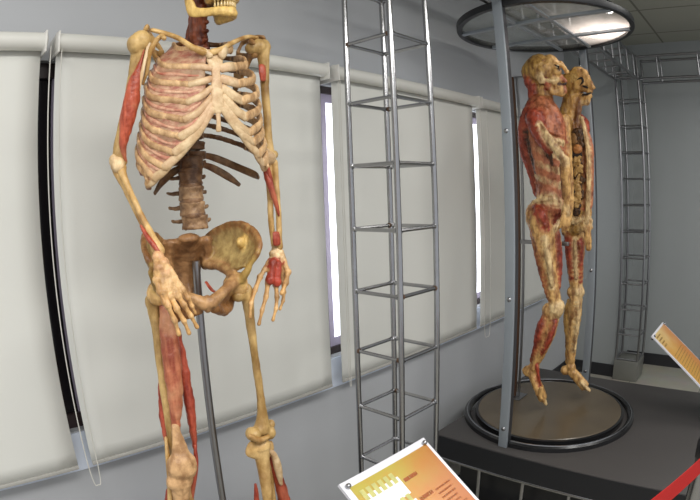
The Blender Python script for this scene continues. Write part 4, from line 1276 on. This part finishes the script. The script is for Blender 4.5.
# shoulder, arm and hand of the far side
B.b(cRed, (579, 122, .16), (.040, .042, .044))
B.t(cRed, [(579, 122, .17), (583, 145, .19), (585, 168, .185)], [.030, .030, .024])
B.t(cTan, [(585, 168, .185), (588, 195, .17), (589, 220, .15)], [.024, .020, .014])
B.t(cPale, [(589, 220, .15), (589, 228, .145)], [(.012, .020), (.011, .022)], ref=(1, 0, 0))
for k in range(4):
    B.t(cTan, [(589.5 - .7 * k, 228, .14 + .006 * k), (590 - 1.0 * k, 237, .135 + .007 * k), (589 - 1.2 * k, 245 - abs(k - 1), .135 + .007 * k)], [.0085, .0075, .005], n=8)
B.t(cTan, [(587, 224, .14), (585, 231, .13), (585, 236, .125)], [.008, .008, .006], n=8)
# hip cut through
B.b(cTan, (574, 216, .07), (.062, .072, .066)).b(cPale, (584, 226, .03), (.030, .030, .034))
B.t(cPale, [(563, 206, .01), (566, 217, .006), (573, 222, .006), (580, 219, .006)], [.011, .012, .012, .010])
B.t(cTan, [(587, 226, .02), (588, 238, .02), (588.5, 248, .022)], [.018, .018, .016])
B.t(cOl, [(566, 232, .06), (574, 230, .04), (582, 226, .02)], [.024, .026, .020])
# leg
B.t(cTan, [(573, 222, .09), (575, 240, .10), (575, 262, .10), (576, 284, .095)], [(.058, .06), (.056, .056), (.046, .046), (.036, .036)], n=16, ref=(0, 1, 0))
B.t(cRed, [(569, 236, .05), (570, 254, .06), (572, 276, .07)], [.026, .026, .018])
B.t(cRed, [(580, 244, .07), (580, 262, .08), (580, 280, .09)], [.018, .018, .010])
B.t(cPale, [(575, 240, .035), (575.5, 258, .05), (576, 278, .055)], [.008, .009, .008])
B.b(cPale, (578, 292, .095), (.036, .036, .040)).b(cTan, (573, 292, .095), (.034, .032, .038))
B.t(cTan, [(576, 298, .095), (574.5, 318, .10), (572.5, 340, .10), (570.5, 362, .10)], [(.036, .036), (.036, .036), (.027, .027), (.021, .024)], n=14)
B.t(cOl, [(570, 302, .10), (568, 318, .105), (568, 340, .10), (567, 362, .10)], [.020, .026, .016, .010])
B.t(cPale, [(578, 302, .075), (577.5, 322, .075), (574.5, 350, .08)], [.010, .012, .008])
B.b(cTan, (565.5, 370, .10), (.028, .028, .026)).b(cTan, (571, 367, .10), (.026, .028, .026))
B.t(cTan, [(569, 369, .10), (576, 376, .10), (582, 383, .095), (585, 387, .09)], [(.022, .028), (.021, .030), (.018, .032), (.012, .032)], n=12, ref=(1, 0, .2))
for k in range(5):
    B.t(cPale if k < 2 else cTan, [(582, 383.5 - .3 * k, .07 + .013 * k), (587 - .9 * k, 388 - .4 * k, .066 + .0145 * k), (589.5 - 1.1 * k, 390.5 - .5 * k, .064 + .015 * k)], [.011, .011, .009], n=8)
bodyB = B.m.build('anatomical_figure', BODY, None, smooth=180, voxel=.0042, smooth_it=2, rough=.003, rscale=55,
                  post=lambda c: Vector((max(c.x, X_B), c.y, c.z)))
tag(bodyB, 'far half of the same body, cut face with exposed gut and spine towards the camera', 'anatomical figure', 'body halves in the round case')
# what shows in the cut face
MB().tube([B.p(577, 80, .003), B.p(581.5, 78, .002), B.p(583, 82, .002), B.p(580, 85, .003)], [.003, .006, .0065, .003], n=10, sub=6).build('eye_socket', DARK_HOLE, bodyB, smooth=180)
MB().tube([B.p(583, 86, .003), B.p(586, 87, .002), B.p(588, 88, .002)], [.004, .006, .003], n=8, sub=4).build('nasal_hollow', DARK_HOLE, bodyB, smooth=180)
MB().tube([B.p(582.5, 94.5, .001), B.p(586.5, 94.2, .001), B.p(590.5, 93.2, .002)], [.003, .005, .003], n=8, sub=4).build('mouth_gap', DARK_HOLE, bodyB, smooth=180)
MB().ball(B.p(573, 78, .004), (.006, .036, .030), m=Matrix.Rotation(.3, 3, 'X')).build('brain', tissue('tan brain', sr((150, 116, 60)), sr((190, 156, 92)), sr((110, 76, 36)), scale=(90, 90, 90), bump=1), bodyB, smooth=180)
cav = MB()
rr = random.Random(5)
for q in range(26):
    v = 132 + q * 3.2
    cav.ball(B.p(576.5 + (v - 150) * .012 + rr.uniform(-3, 3), v, .003), (.010, .028 + rr.uniform(-.006, .008), .022), seg=10, ring=8)
cav.build('body_cavity', tissue('dark cavity wall', sr((40, 26, 16)), sr((92, 62, 34)), None, scale=(60, 60, 60), bump=1), bodyB, smooth=180, voxel=.0035, rough=.004, rscale=70)
MB().ball(B.p(577.5, 149, -.004), (.010, .026, .024)).build('heart', tissue('dark tan organ', sr((150, 92, 46)), sr((196, 136, 80)), None, scale=(50, 50, 50)), bodyB, smooth=180)
MB().ball(B.p(574, 139, -.002), (.008, .022, .030)).build('lung', tissue('brown lung', sr((110, 76, 40)), sr((150, 110, 64)), None, scale=(70, 70, 70)), bodyB, smooth=180)
GUT = tissue('tan gut', sr((150, 112, 58)), sr((202, 164, 104)), sr((120, 80, 40)), scale=(60, 60, 60))
rr = random.Random(11)
for q in range(8):
    pts = []
    u, v = 578.5, 160 + q * 6.2
    for k in range(9):
        pts.append(B.p(u + rr.uniform(-4.5, 4.0) - q * .3, v + rr.uniform(-5, 6), -.005 + rr.uniform(-.005, .005)))
    MB().tube(pts, [.0075 + rr.uniform(-.0015, .0015) for _ in pts], n=10, sub=6).build('gut_loop', GUT, bodyB, smooth=180, voxel=.003, rough=.002)
MB().tube([B.p(571, 152, 0), B.p(575, 156, -.002), B.p(581, 155, -.002)], [.008, .012, .008], n=10, sub=5).build('diaphragm', DARK_HOLE, bodyB, smooth=180)
for k in range(14):
    v = 126 + k * 6.3
    u = 565.5 + (v - 126) * .062 - (max(0, v - 190) * .10)
    MB().box((-.006, -.015, -.012), (.006, .015, .012), m=Matrix.Translation(B.p(u, v, .001)) @ Matrix.Rotation(.05, 4, 'X'), bev=.004).build('cut_vertebra', tissue('cut vertebra bone', sr((178, 136, 76)), sr((212, 176, 116)), None, scale=(60, 60, 60)) if k == 0 else bpy.data.materials['cut vertebra bone'], bodyB, smooth=180)

# stand that carries both halves from behind
sx = 2.435
ya, yb = onX(517.5, 160, sx).y, onX(521.5, 160, sx).y
st = thing('figure_stand', 'thin dark steel stand behind the body halves inside the round case', 'stand', (sx, ya, PZ + .034))
top = onX(522, 76, sx).z; hz = onX(530, 242, sx).z
MB().box((sx - .010, ya - .008, PZ + .034), (sx + .004, ya + .008, top), bev=.002).build('upright', plain('brown steel strip', sr((92, 66, 50)), .4, metal=.3), st)
MB().box((sx - .006, yb - .006, PZ + .034), (sx + .006, yb + .006, top), bev=.002).build('upright', M['steel_dark'], st)
MB().box((sx - .006, 1.10, top - .010), (sx + .006, ya, top), bev=.002).build('top_arm', M['steel_dark'], st)
MB().box((sx - .008, .93, hz - .010), (sx + .008, ya, hz + .010), bev=.002).build('hip_arm', M['steel_dark'], st)
MB().box((sx - .05, yb - .03, PZ + .0342), (sx + .05, ya + .03, PZ + .040), bev=.002).build('foot', M['steel_dark'], st)
# ------------------------------------------------------------------ light
def area(name, loc, size, power, col=(1, 1, 1), rot=(0, 0, 0)):
    l = bpy.data.lights.new(name, 'AREA'); l.shape = 'RECTANGLE'; l.size, l.size_y = size; l.energy = power; l.color = col
    o = bpy.data.objects.new(name, l); COL.objects.link(o); o.location = loc; o.rotation_euler = rot
    return o
area('ceiling_lamp', (.0, -.35, CZ - .02), (1.2, .6), 40, (1, .985, .95))
area('ceiling_lamp', (1.3, -.6, CZ - .02), (1.2, .6), 29, (1, .985, .95))
area('ceiling_lamp', (-.9, .4, CZ - .02), (.6, .6), 16, (1, .985, .95))
area('ceiling_lamp', (2.9, -.7, CZ - .02), (1.2, .6), 21, (1, .985, .95))
sp = bpy.data.lights.new('case_lamp', 'SPOT'); sp.energy = 8; sp.spot_size = 2.7; sp.spot_blend = .9; sp.shadow_soft_size = .02; sp.color = (1, .86, .78)
so = bpy.data.objects.new('case_lamp', sp); COL.objects.link(so); so.location = (2.58, .72, 2.44)
wd = bpy.data.worlds.new('world'); scene.world = wd; wd.use_nodes = True
bg = wd.node_tree.nodes['Background']; bg.inputs[0].default_value = (.84, .86, .90, 1); bg.inputs[1].default_value = .82
scene.view_settings.view_transform = 'Standard'
scene.view_settings.look = 'None'
scene.view_settings.gamma = 1
scene.view_settings.use_curve_mapping = False
scene.view_settings.exposure = 0.0
